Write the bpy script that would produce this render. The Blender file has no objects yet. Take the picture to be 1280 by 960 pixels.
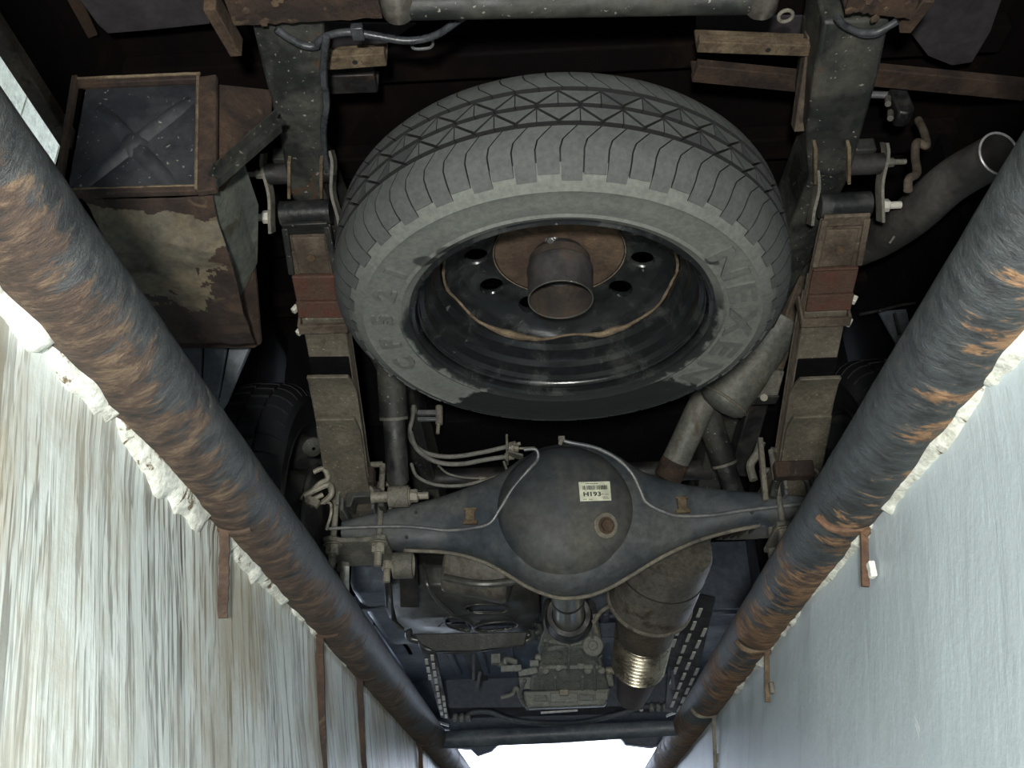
import bpy, bmesh, math, random
from math import sin, cos, tan, pi, radians, sqrt, atan2
from mathutils import Vector, Matrix, noise

random.seed(7)
SC = bpy.context.scene
COL = SC.collection

# ------------------------------------------------------------------ camera
F = 1200.0
TH, PS, RO = radians(28.44), radians(2.16), radians(1.2)
CAM = Vector((0, 0, -0.45))
_d = Vector((-sin(PS) * cos(TH), cos(PS) * cos(TH), sin(TH)))
_r = Vector((cos(PS), sin(PS), 0))
_u = _r.cross(_d)
_R = _r * cos(RO) - _u * sin(RO)
_U = _u * cos(RO) + _r * sin(RO)
cam_data = bpy.data.cameras.new('camera')
cam_data.sensor_fit = 'HORIZONTAL'
cam_data.sensor_width = 36.0
cam_data.lens = 36.0 * F / 1280.0
cam_data.clip_start = 0.02
cam = bpy.data.objects.new('camera', cam_data)
COL.objects.link(cam)
_m = Matrix((( _R.x, _U.x, -_d.x, CAM.x), (_R.y, _U.y, -_d.y, CAM.y), (_R.z, _U.z, -_d.z, CAM.z), (0, 0, 0, 1)))
cam.matrix_world = _m
SC.camera = cam

# ------------------------------------------------------------------ world, lights, exposure
world = bpy.data.worlds.new('daylight')
SC.world = world
world.use_nodes = True
_bg = world.node_tree.nodes['Background']
_bg.inputs['Color'].default_value = (0.72, 0.82, 1.0, 1)
_bg.inputs['Strength'].default_value = 6.5


def area_light(name, loc, target, size, power, color):
    ld = bpy.data.lights.new(name, 'AREA')
    ld.shape = 'DISK'
    ld.size = size
    ld.energy = power
    ld.color = color
    lo = bpy.data.objects.new(name, ld)
    COL.objects.link(lo)
    lo.location = loc
    lo.rotation_euler = (Vector(target) - Vector(loc)).to_track_quat('-Z', 'Y').to_euler()
    return lo


# hand lamp held close to the camera, down in the pit
area_light('inspection_lamp', (-0.03, -0.30, -0.54), (0.0, 1.35, 0.35), 0.08, 43.0, (1.0, 0.985, 0.93))
SC.view_settings.view_transform = 'Standard'
SC.view_settings.look = 'None'
SC.view_settings.exposure = 0.0
SC.view_settings.gamma = 1.0


# ------------------------------------------------------------------ helpers
def at(px, py, z=None, y=None, x=None):
    """a point of the place seen at a pixel of the photo, on a known plane"""
    v = _d + _R * ((px - 640) / F) - _U * ((py - 480) / F)
    if z is not None:
        t = (z - CAM.z) / v.z
    elif y is not None:
        t = y / v.y
    else:
        t = x / v.x
    return CAM + v * t


def crv(pts, n=8):
    """Catmull-Rom through the points"""
    P = [Vector(p) for p in pts]
    P = [P[0] * 2 - P[1]] + P + [P[-1] * 2 - P[-2]]
    out = []
    for i in range(1, len(P) - 2):
        for k in range(n):
            t = k / n
            a, b, c, d = P[i - 1], P[i], P[i + 1], P[i + 2]
            out.append(0.5 * ((2 * b) + (c - a) * t + (2 * a - 5 * b + 4 * c - d) * t * t + (3 * b - a - 3 * c + d) * t ** 3))
    out.append(P[-2])
    return out


def lerp_tab(tab, x):
    if x <= tab[0][0]:
        return tab[0][1]
    for (a, va), (b, vb) in zip(tab, tab[1:]):
        if x <= b:
            return va + (vb - va) * (x - a) / (b - a)
    return tab[-1][1]


def frame_of(axis):
    a = Vector(axis).normalized()
    h = Vector((0, 0, 1)) if abs(a.z) < 0.9 else Vector((1, 0, 0))
    s = a.cross(h).normalized()
    return s, a.cross(s).normalized(), a


class MB:
    def __init__(self):
        self.v, self.f, self.mi = [], [], []

    def add(self, verts, faces, mi=0):
        o = len(self.v)
        self.v += [Vector(p) for p in verts]
        self.f += [tuple(i + o for i in f) for f in faces]
        self.mi += [mi] * len(faces)
        return self

    def hexa(self, p, mi=0):
        self.add(p, [(0, 3, 2, 1), (4, 5, 6, 7), (0, 1, 5, 4), (1, 2, 6, 5), (2, 3, 7, 6), (3, 0, 4, 7)], mi)
        return self

    def box(self, c, s, rot=None, mi=0):
        c = Vector(c)
        x, y, z = s[0] / 2, s[1] / 2, s[2] / 2
        p = [Vector(q) for q in ((-x, -y, -z), (x, -y, -z), (x, y, -z), (-x, y, -z), (-x, -y, z), (x, -y, z), (x, y, z), (-x, y, z))]
        if rot is not None:
            p = [rot @ q for q in p]
        self.hexa([c + q for q in p], mi)
        return self

    def bar(self, a, b, w, h, up=(0, 0, 1), mi=0):
        """rectangular bar from a to b"""
        a, b = Vector(a), Vector(b)
        t = (b - a).normalized()
        s = t.cross(Vector(up)).normalized()
        n = s.cross(t)
        q = []
        for e in (a, b):
            q.append([e - s * w / 2 - n * h / 2, e + s * w / 2 - n * h / 2, e + s * w / 2 + n * h / 2, e - s * w / 2 + n * h / 2])
        self.hexa(q[0] + q[1], mi)
        return self

    def prism(self, poly, vec, mi=0):
        vec = Vector(vec)
        P = [Vector(p) for p in poly]
        n = len(P)
        self.add(P + [p + vec for p in P], [tuple(range(n)), tuple(range(2 * n - 1, n - 1, -1))] + [(i, (i + 1) % n, n + (i + 1) % n, n + i) for i in range(n)], mi)
        return self

    def tube(self, pts, r, seg=14, caps=True, mi=0, inner=None, wob=0.0):
        P = [Vector(p) for p in pts]
        n = len(P)
        rr = r if isinstance(r, (list, tuple)) else [r] * n
        T = [((P[min(i + 1, n - 1)] - P[max(i - 1, 0)]).normalized()) for i in range(n)]
        s, u, _ = frame_of(T[0])
        rings = []
        for i in range(n):
            s = (s - T[i] * s.dot(T[i])).normalized()
            u = T[i].cross(s)
            ring = []
            for k in range(seg):
                a = 2 * pi * k / seg
                e = 1.0
                if wob:
                    e = 1 + wob * noise.noise(Vector((cos(a) * 1.3, sin(a) * 1.3, i * 0.8)))
                ring.append(P[i] + (s * cos(a) + u * sin(a)) * rr[i] * e)
            rings.append(ring)
        V = [p for ring in rings for p in ring]
        fs = [(i * seg + k, i * seg + (k + 1) % seg, (i + 1) * seg + (k + 1) % seg, (i + 1) * seg + k) for i in range(n - 1) for k in range(seg)]
        if inner is None:
            if caps:
                fs += [tuple(range(seg - 1, -1, -1)), tuple(range((n - 1) * seg, n * seg))]
        else:
            o = n * seg
            for i in range(n):
                for p in rings[i]:
                    V.append(P[i] + (p - P[i]) * (inner / rr[i]))
            fs += [(o + i * seg + k, o + (i + 1) * seg + k, o + (i + 1) * seg + (k + 1) % seg, o + i * seg + (k + 1) % seg) for i in range(n - 1) for k in range(seg)]
            for b in (0, (n - 1) * seg):
                fs += [(b + k, b + (k + 1) % seg, o + b + (k + 1) % seg, o + b + k) for k in range(seg)]
        self.add(V, fs, mi)
        return self

    def lathe(self, prof, M=None, seg=48, closed=False, mi=0, a0=0.0, a1=2 * pi, zmod=None):
        """prof = (radius, height) pairs about local Z of M"""
        M = M or Matrix.Identity(4)
        full = abs(a1 - a0 - 2 * pi) < 1e-6
        ns = seg if full else seg + 1
        n = len(prof)
        V = []
        for k in range(ns):
            a = a0 + (a1 - a0) * k / seg
            for j, (r, z) in enumerate(prof):
                V.append(M @ Vector((r * cos(a), r * sin(a), z + (zmod(a, j) if zmod else 0))))
        fs = []
        m = n if closed else n - 1
        for k in range(seg):
            k2 = (k + 1) % ns
            for j in range(m):
                j2 = (j + 1) % n
                fs.append((k * n + j, k2 * n + j, k2 * n + j2, k * n + j2))
        self.add(V, fs, mi)
        return self

    def hexnut(self, c, axis, r, h, mi=0, seg=6):
        s, u, a = frame_of(axis)
        c = Vector(c)
        b0 = [c + (s * cos(2 * pi * k / seg) + u * sin(2 * pi * k / seg)) * r for k in range(seg)]
        b1 = [p + a * h * 0.85 for p in b0]
        b2 = [c + a * h + (p - c) * 0.88 for p in b0]
        V = b0 + b1 + b2
        fs = [tuple(range(seg - 1, -1, -1)), tuple(range(2 * seg, 3 * seg))]
        for j in (0, 1):
            fs += [(j * seg + k, j * seg + (k + 1) % seg, (j + 1) * seg + (k + 1) % seg, (j + 1) * seg + k) for k in range(seg)]
        self.add(V, fs, mi)
        return self

    def bolt(self, c, axis, r=0.011, h=0.012, tip=0.010, mi=0):
        a = Vector(axis).normalized()
        c = Vector(c)
        self.tube([c, c + a * 0.003], r * 1.35, 14, mi=mi)
        self.hexnut(c + a * 0.003, a, r, h, mi)
        self.tube([c + a * (h + 0.002), c + a * (h + tip)], r * 0.55, 10, mi=mi)
        return self

    def build(self, name, mat, parent=None, bevel=0.0, smooth=35, seg=2):
        me = bpy.data.meshes.new(name)
        inv = ROOTM[parent.name].inverted() if parent is not None else Matrix.Identity(4)
        org = Vector((0, 0, 0))
        if parent is None:
            xs = [p.x for p in self.v]; ys = [p.y for p in self.v]; zs = [p.z for p in self.v]
            org = Vector(((min(xs) + max(xs)) / 2, (min(ys) + max(ys)) / 2, min(zs)))
            inv = Matrix.Translation(-org)
        me.from_pydata([inv @ p for p in self.v], [], self.f)
        bm = bmesh.new()
        bm.from_mesh(me)
        bmesh.ops.recalc_face_normals(bm, faces=bm.faces)
        bm.to_mesh(me)
        bm.free()
        mats = mat if isinstance(mat, (list, tuple)) else [mat]
        for m in mats:
            me.materials.append(m)
        if len(mats) > 1:
            me.polygons.foreach_set('material_index', self.mi)
        me.polygons.foreach_set('use_smooth', [True] * len(me.polygons))
        me.set_sharp_from_angle(angle=radians(smooth))
        o = bpy.data.objects.new(name, me)
        COL.objects.link(o)
        if parent is not None:
            o.parent = parent
            ROOTM[o.name] = ROOTM[parent.name]
        else:
            o.location = org
            ROOTM[o.name] = Matrix.Translation(org)
        if bevel:
            b = o.modifiers.new('bevel', 'BEVEL')
            b.width = bevel
            b.segments = seg
            b.limit_method = 'ANGLE'
            b.angle_limit = radians(40)
        return o


ROOTM = {}


def thing(name, label, cat, loc=(0, 0, 0), group=None):
    o = bpy.data.objects.new(name, None)
    COL.objects.link(o)
    o.location = loc
    o.empty_display_size = 0.05
    ROOTM[o.name] = Matrix.Translation(Vector(loc))
    return tag(o, label, cat, group)


def tag(o, label, cat, group=None, kind=None):
    o['label'] = label
    o['category'] = cat
    if group:
        o['group'] = group
    if kind:
        o['kind'] = kind
    return o


def struct(name, mb, mat, bevel=0.0, smooth=35):
    o = mb.build(name, mat, None, bevel, smooth)
    o['kind'] = 'structure'
    return o


# ------------------------------------------------------------------ materials
def new_mat(name):
    m = bpy.data.materials.new(name)
    m.use_nodes = True
    nt = m.node_tree
    return m, nt, nt.nodes['Principled BSDF']


def nz(nt, scale, detail=6, rough=0.6, stretch=None, dist=0.0):
    n = nt.nodes.new('ShaderNodeTexNoise')
    n.inputs['Scale'].default_value = scale
    n.inputs['Detail'].default_value = detail
    n.inputs['Roughness'].default_value = rough
    n.inputs['Distortion'].default_value = dist
    tc = nt.nodes.new('ShaderNodeTexCoord')
    mp = nt.nodes.new('ShaderNodeMapping')
    mp.inputs['Scale'].default_value = stretch or (1, 1, 1)
    nt.links.new(tc.outputs['Object'], mp.inputs['Vector'])
    nt.links.new(mp.outputs['Vector'], n.inputs['Vector'])
    return n


def ramp(nt, src, stops):
    r = nt.nodes.new('ShaderNodeValToRGB')
    e = r.color_ramp.elements
    while len(e) < len(stops):
        e.new(0.5)
    for i, (p, c) in enumerate(stops):
        e[i].position = p
        e[i].color = (c[0], c[1], c[2], 1) if isinstance(c, (tuple, list)) else (c, c, c, 1)
    nt.links.new(src, r.inputs['Fac'])
    return r


def mix(nt, fac, a, b):
    m = nt.nodes.new('ShaderNodeMix')
    m.data_type = 'RGBA'
    if isinstance(fac, float):
        m.inputs[0].default_value = fac
    else:
        nt.links.new(fac, m.inputs[0])
    for s, i in ((a, 6), (b, 7)):
        if isinstance(s, (tuple, list)):
            m.inputs[i].default_value = (s[0], s[1], s[2], 1)
        else:
            nt.links.new(s, m.inputs[i])
    return m.outputs[2]


def mth(nt, op, a, b=0.0, clamp=False):
    m = nt.nodes.new('ShaderNodeMath')
    m.operation = op
    m.use_clamp = clamp
    for i, s in enumerate((a, b)):
        if isinstance(s, (int, float)):
            m.inputs[i].default_value = s
        else:
            nt.links.new(s, m.inputs[i])
    return m.outputs[0]


def bump(nt, bsdf, src, strength=0.4, dist=0.004):
    b = nt.nodes.new('ShaderNodeBump')
    b.inputs['Strength'].default_value = strength
    b.inputs['Distance'].default_value = dist
    nt.links.new(src, b.inputs['Height'])
    nt.links.new(b.outputs['Normal'], bsdf.inputs['Normal'])


def grime(name, base, dirt, extra=None, scale=9, lo=0.42, hi=0.62, rough=(0.45, 0.85), metal=0.0, bmp=0.35, stretch=None, spec=0.5, elo=0.55, ehi=0.66, escale=None, speck=None):
    """worn surface: base coat, broad dirt over it and an optional third coat in patches"""
    m, nt, b = new_mat(name)
    n1 = nz(nt, scale, 8, 0.62, stretch, 0.3)
    f1 = ramp(nt, n1.outputs['Fac'], [(lo, 0.0), (hi, 1.0)])
    c = mix(nt, f1.outputs['Color'], base, dirt)
    n2 = nz(nt, scale * 9, 6, 0.7, stretch)
    v = ramp(nt, n2.outputs['Fac'], [(0.3, 0.62), (0.7, 1.35)])
    mm = nt.nodes.new('ShaderNodeMix')
    mm.data_type = 'RGBA'
    mm.blend_type = 'MULTIPLY'
    mm.inputs[0].default_value = 1.0
    nt.links.new(c, mm.inputs[6])
    nt.links.new(v.outputs['Color'], mm.inputs[7])
    c = mm.outputs[2]
    if extra:
        n3 = nz(nt, escale or scale * 1.7, 9, 0.68, stretch, 0.6)
        f3 = ramp(nt, n3.outputs['Fac'], [(elo, 0.0), (ehi, 1.0)])
        c = mix(nt, f3.outputs['Color'], c, extra)
    if speck:
        n4 = nz(nt, scale * 16, 2, 0.5)
        f4 = ramp(nt, n4.outputs['Fac'], [(0.68, 0.0), (0.72, 1.0)])
        c = mix(nt, f4.outputs['Color'], c, speck)
    nt.links.new(c, b.inputs['Base Color'])
    rr = ramp(nt, f1.outputs['Color'], [(0, rough[0]), (1, rough[1])])
    nt.links.new(rr.outputs['Color'], b.inputs['Roughness'])
    b.inputs['Metallic'].default_value = metal
    b.inputs['Specular IOR Level'].default_value = spec
    if bmp:
        bump(nt, b, n2.outputs['Fac'], bmp, 0.003)
    return m


def plain(name, col, rough=0.6, metal=0.0):
    m, nt, b = new_mat(name)
    n = nz(nt, 60, 4)
    v = ramp(nt, n.outputs['Fac'], [(0.3, tuple(c * 0.75 for c in col)), (0.7, tuple(min(1, c * 1.2) for c in col))])
    nt.links.new(v.outputs['Color'], b.inputs['Base Color'])
    b.inputs['Roughness'].default_value = rough
    b.inputs['Metallic'].default_value = metal
    return m


M = {}
M['frame'] = grime('frame_paint', (0.016, 0.018, 0.017), (0.052, 0.052, 0.043), (0.07, 0.038, 0.02), scale=8, rough=(0.5, 0.85), elo=0.60, ehi=0.68, speck=(0.22, 0.21, 0.18))
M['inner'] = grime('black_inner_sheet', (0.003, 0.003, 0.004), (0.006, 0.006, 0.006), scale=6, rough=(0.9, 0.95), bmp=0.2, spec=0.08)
M['frame_dark'] = grime('frame_dark_paint', (0.010, 0.010, 0.011), (0.028, 0.026, 0.025), (0.04, 0.025, 0.017), scale=8, rough=(0.5, 0.85))
M['black'] = grime('black_paint', (0.014, 0.015, 0.016), (0.05, 0.05, 0.046), scale=12, rough=(0.35, 0.8))
M['black_gloss'] = grime('wet_black_enamel', (0.008, 0.009, 0.010), (0.03, 0.032, 0.03), (0.11, 0.12, 0.105), scale=14, lo=0.5, hi=0.75, rough=(0.16, 0.5), elo=0.66, ehi=0.72, bmp=0.12)
M['rust'] = grime('brown_rust', (0.045, 0.027, 0.018), (0.095, 0.062, 0.036), (0.035, 0.022, 0.016), scale=16, rough=(0.8, 0.95), bmp=0.7)
M['rust_dark'] = grime('dark_rust', (0.020, 0.012, 0.009), (0.058, 0.034, 0.021), (0.10, 0.07, 0.04), scale=14, rough=(0.8, 0.95), bmp=0.8, elo=0.6, ehi=0.7)
M['inner_rust'] = grime('dark_brown_tube_inside', (0.014, 0.010, 0.008), (0.035, 0.024, 0.016), scale=14, rough=(0.8, 0.95), bmp=0.4)
M['rust_edge'] = grime('bright_rust_edge', (0.085, 0.060, 0.036), (0.17, 0.13, 0.08), (0.05, 0.03, 0.02), scale=18, rough=(0.85, 0.95), bmp=0.8)
M['rust_red'] = grime('red_brown_pad', (0.085, 0.032, 0.020), (0.070, 0.042, 0.028), (0.055, 0.03, 0.02), scale=22, rough=(0.7, 0.9), bmp=0.4)
M['tan'] = grime('dusty_spring_steel', (0.085, 0.074, 0.054), (0.135, 0.118, 0.088), (0.055, 0.043, 0.030), scale=10, rough=(0.75, 0.92), bmp=0.35, elo=0.62, ehi=0.72, speck=(0.3, 0.27, 0.2))
M['tan_dark'] = grime('dark_spring_steel', (0.06, 0.045, 0.032), (0.12, 0.095, 0.068), (0.03, 0.022, 0.016), scale=14, rough=(0.75, 0.92), bmp=0.5)  # darker brown steel, shared by upper leaves, channels and rods
M['axle'] = grime('blue_grey_axle_paint', (0.042, 0.052, 0.062), (0.085, 0.09, 0.088), (0.13, 0.115, 0.082), scale=6, rough=(0.42, 0.75), elo=0.64, ehi=0.80, bmp=0.25, spec=0.5)
M['axle_cover'] = grime('dusty_cover_paint', (0.042, 0.048, 0.053), (0.075, 0.074, 0.064), (0.11, 0.10, 0.078), scale=5, elo=.66, ehi=.8, rough=(0.5, 0.8), bmp=0.25)
M['lip'] = grime('dusty_lip', (0.12, 0.11, 0.088), (0.19, 0.175, 0.135), (0.05, 0.052, 0.05), scale=16, rough=(0.7, 0.9), bmp=0.5)
M['nut'] = grime('dusty_zinc', (0.20, 0.185, 0.15), (0.30, 0.28, 0.22), (0.10, 0.085, 0.06), scale=40, rough=(0.5, 0.8), metal=0.2, bmp=0.2)
M['nut_white'] = plain('pale_zinc', (0.55, 0.54, 0.47), 0.5, 0.1)
M['pipe_line'] = grime('grey_steel_line', (0.13, 0.14, 0.15), (0.2, 0.2, 0.19), scale=30, rough=(0.35, 0.6), metal=0.3, bmp=0)
M['hose'] = grime('dusty_rubber_hose', (0.13, 0.13, 0.118), (0.21, 0.205, 0.18), scale=30, rough=(0.6, 0.85), bmp=0.2)
M['bracket'] = grime('dusty_bracket', (0.10, 0.098, 0.082), (0.18, 0.17, 0.135), (0.05, 0.045, 0.035), scale=18, rough=(0.6, 0.85), bmp=0.3)
M['exhaust'] = grime('dull_exhaust_steel', (0.09, 0.085, 0.075), (0.15, 0.14, 0.115), (0.06, 0.045, 0.035), scale=9, rough=(0.5, 0.8), metal=0.25, bmp=0.3)
M['exhaust_dark'] = grime('dark_exhaust_tailpipe', (0.035, 0.034, 0.032), (0.06, 0.057, 0.052), (0.11, 0.10, 0.09), scale=9, rough=(0.55, 0.85), bmp=0.3, elo=0.66, ehi=0.74)
M['exhaust_light'] = grime('pale_aluminised_steel', (0.12, 0.125, 0.11), (0.17, 0.165, 0.14), (0.09, 0.075, 0.055), scale=10, rough=(0.5, 0.75), metal=0.2, bmp=0.2)
M['bright_rim'] = plain('bare_cut_edge', (0.42, 0.40, 0.42), 0.4, 0.3)
M['bellows'] = grime('braided_bellows_steel', (0.26, 0.24, 0.18), (0.34, 0.31, 0.24), (0.14, 0.12, 0.09), scale=14, rough=(0.22, 0.45), metal=0.85, bmp=0.1)
M['shield'] = grime('dark_shield_steel', (0.055, 0.058, 0.056), (0.09, 0.09, 0.08), (0.28, 0.25, 0.16), scale=6, rough=(0.28, 0.5), metal=0.25, elo=0.66, ehi=0.78, bmp=0.08)
M['alu'] = grime('cast_aluminium', (0.16, 0.17, 0.155), (0.23, 0.235, 0.205), (0.10, 0.10, 0.09), scale=14, rough=(0.5, 0.75), metal=0.3, bmp=0.4)
M['shaft'] = grime('propshaft_steel', (0.25, 0.25, 0.23), (0.33, 0.33, 0.30), scale=12, rough=(0.3, 0.5), metal=0.7, bmp=0.05)
M['under'] = grime('glare_blue_underside', (0.050, 0.062, 0.085), (0.075, 0.092, 0.12), scale=5, rough=(0.4, 0.7), bmp=0.3)  # blue lifted in the colour to stand in for daylight glare
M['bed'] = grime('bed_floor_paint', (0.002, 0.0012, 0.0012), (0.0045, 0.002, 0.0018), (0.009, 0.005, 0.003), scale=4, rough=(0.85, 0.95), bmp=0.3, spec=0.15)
M['bed_panel'] = grime('grey_bed_panel', (0.030, 0.027, 0.030), (0.038, 0.034, 0.036), scale=5, rough=(0.6, 0.85), bmp=0.1)
M['bed_rust'] = grime('brown_bed_panel', (0.028, 0.015, 0.007), (0.042, 0.024, 0.012), scale=12, rough=(0.8, 0.95), bmp=0.4)
M['box_panel'] = grime('dark_blue_grey_panel', (0.016, 0.018, 0.022), (0.032, 0.033, 0.036), (0.10, 0.08, 0.055), scale=7, rough=(0.5, 0.8), elo=0.64, ehi=0.74, bmp=0.35, speck=(0.2, 0.19, 0.17))
M['box_belly'] = grime('muddy_box_underside', (0.13, 0.105, 0.065), (0.085, 0.08, 0.065), (0.045, 0.028, 0.016), scale=7, rough=(0.7, 0.9), elo=0.56, ehi=0.66, bmp=0.7)
M['box_side'] = grime('grey_green_box_side', (0.075, 0.083, 0.074), (0.115, 0.12, 0.10), (0.05, 0.045, 0.03), scale=10, rough=(0.6, 0.85), bmp=0.4)
M['flap'] = grime('grey_blue_flap', (0.065, 0.078, 0.095), (0.10, 0.108, 0.115), scale=8, rough=(0.5, 0.8), bmp=0.2)
M['rubber'] = grime('black_rubber', (0.010, 0.010, 0.011), (0.028, 0.026, 0.026), scale=16, rough=(0.4, 0.8), bmp=0.3)
M['rod_white'] = plain('white_coated_rod', (0.62, 0.62, 0.58), 0.5)
M['copper'] = grime('orange_brown_rust', (0.11, 0.06, 0.032), (0.06, 0.03, 0.018), (0.06, 0.035, 0.025), scale=22, rough=(0.7, 0.9), bmp=0.7)
M['cable'] = grime('taped_cable', (0.03, 0.033, 0.038), (0.07, 0.075, 0.08), scale=25, rough=(0.25, 0.5), bmp=0.2)
M['sticker'] = plain('pale_yellow_paper', (0.66, 0.68, 0.52), 0.55)
M['ink'] = plain('black_ink', (0.02, 0.022, 0.02), 0.6)
M['tile'] = grime('white_glazed_tile', (0.80, 0.80, 0.62), (0.72, 0.72, 0.56), scale=4, rough=(0.25, 0.4), bmp=0.05)
M['concrete'] = grime('grey_concrete', (0.30, 0.30, 0.28), (0.22, 0.22, 0.20), scale=3, rough=(0.8, 0.95), bmp=0.3)
M['garage'] = grime('painted_garage_wall', (0.55, 0.57, 0.55), (0.45, 0.47, 0.45), scale=2, rough=(0.7, 0.9), bmp=0.1)


def tyre_material(name, dusty, wet=True):
    m, nt, b = new_mat(name)
    n1 = nz(nt, 9, 7, 0.6)
    c = ramp(nt, n1.outputs['Fac'], [(0.3, tuple(x * 0.82 for x in dusty)), (0.65, dusty)]).outputs['Color']
    n2 = nz(nt, 110, 5, 0.7)
    v = ramp(nt, n2.outputs['Fac'], [(0.3, 0.75), (0.7, 1.22)])
    mm = nt.nodes.new('ShaderNodeMix'); mm.data_type = 'RGBA'; mm.blend_type = 'MULTIPLY'; mm.inputs[0].default_value = 1
    nt.links.new(c, mm.inputs[6]); nt.links.new(v.outputs['Color'], mm.inputs[7])
    c = mm.outputs[2]
    if wet:
        tc = nt.nodes.new('ShaderNodeTexCoord')
        sp = nt.nodes.new('ShaderNodeSeparateXYZ')
        nt.links.new(tc.outputs['Object'], sp.inputs[0])
        X, Y, Z = sp.outputs
        n3 = nz(nt, 16, 8, 0.7)
        w = mth(nt, 'MULTIPLY', mth(nt, 'SUBTRACT', n3.outputs['Fac'], 0.5), 0.16)
        # oily band that wraps the front of the sidewall, from near the bead out
        y2 = mth(nt, 'ADD', mth(nt, 'ADD', Y, w), mth(nt, 'MULTIPLY', X, 0.10))
        k = mth(nt, 'MULTIPLY', mth(nt, 'SUBTRACT', y2, 0.205), 120, True)
        r2 = mth(nt, 'SQRT', mth(nt, 'ADD', mth(nt, 'MULTIPLY', X, X), mth(nt, 'MULTIPLY', Y, Y)))
        # thin oily ring next to the bead
        rb = mth(nt, 'MULTIPLY', mth(nt, 'SUBTRACT', 0.252, mth(nt, 'ADD', r2, mth(nt, 'MULTIPLY', w, 0.35))), 150, True)
        rb = mth(nt, 'MULTIPLY', rb, mth(nt, 'MULTIPLY', mth(nt, 'ADD', Y, 0.10), 12, True))
        k = mth(nt, 'MAXIMUM', k, rb)
        # three small smudges like finger marks
        for (sx, sy, a, bb, th) in ((-0.196, -0.168, 0.020, 0.014, 0.3), (-0.160, -0.192, 0.022, 0.011, -0.3), (0.215, -0.150, 0.014, 0.008, 0.6)):
            dx = mth(nt, 'SUBTRACT', X, sx)
            dy = mth(nt, 'SUBTRACT', Y, sy)
            u_ = mth(nt, 'DIVIDE', mth(nt, 'ADD', mth(nt, 'MULTIPLY', dx, cos(th)), mth(nt, 'MULTIPLY', dy, sin(th))), a)
            v_ = mth(nt, 'DIVIDE', mth(nt, 'SUBTRACT', mth(nt, 'MULTIPLY', dy, cos(th)), mth(nt, 'MULTIPLY', dx, sin(th))), bb)
            q = mth(nt, 'ADD', mth(nt, 'MULTIPLY', u_, u_), mth(nt, 'MULTIPLY', v_, v_))
            k = mth(nt, 'MAXIMUM', k, mth(nt, 'MULTIPLY', mth(nt, 'MULTIPLY', mth(nt, 'SUBTRACT', 1.0, q), 3.0, True), 0.75))
        c = mix(nt, k, c, (0.012, 0.014, 0.014))
        rg = ramp(nt, k, [(0, 0.85), (1, 0.3)])
        nt.links.new(rg.outputs['Color'], b.inputs['Roughness'])
    else:
        b.inputs['Roughness'].default_value = 0.85
    nt.links.new(c, b.inputs['Base Color'])
    b.inputs['Specular IOR Level'].default_value = 0.4
    bump(nt, b, n2.outputs['Fac'], 0.18, 0.002)
    return m


M['tyre'] = tyre_material('dusty_tyre_rubber', (0.108, 0.116, 0.105))
M['letter'] = tyre_material('rubbed_letter_rubber', (0.085, 0.090, 0.082), wet=True)
M['tread'] = tyre_material('dusty_tread_rubber', (0.058, 0.062, 0.060), wet=True)
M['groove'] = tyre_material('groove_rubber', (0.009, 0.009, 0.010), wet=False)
M['tread_dark'] = tyre_material('clean_tread_rubber', (0.035, 0.038, 0.038), wet=False)
M['tyre_side'] = tyre_material('road_tyre_rubber', (0.022, 0.023, 0.026), wet=False)
M['tyre_side'].node_tree.nodes['Principled BSDF'].inputs['Roughness'].default_value = 0.32


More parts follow.
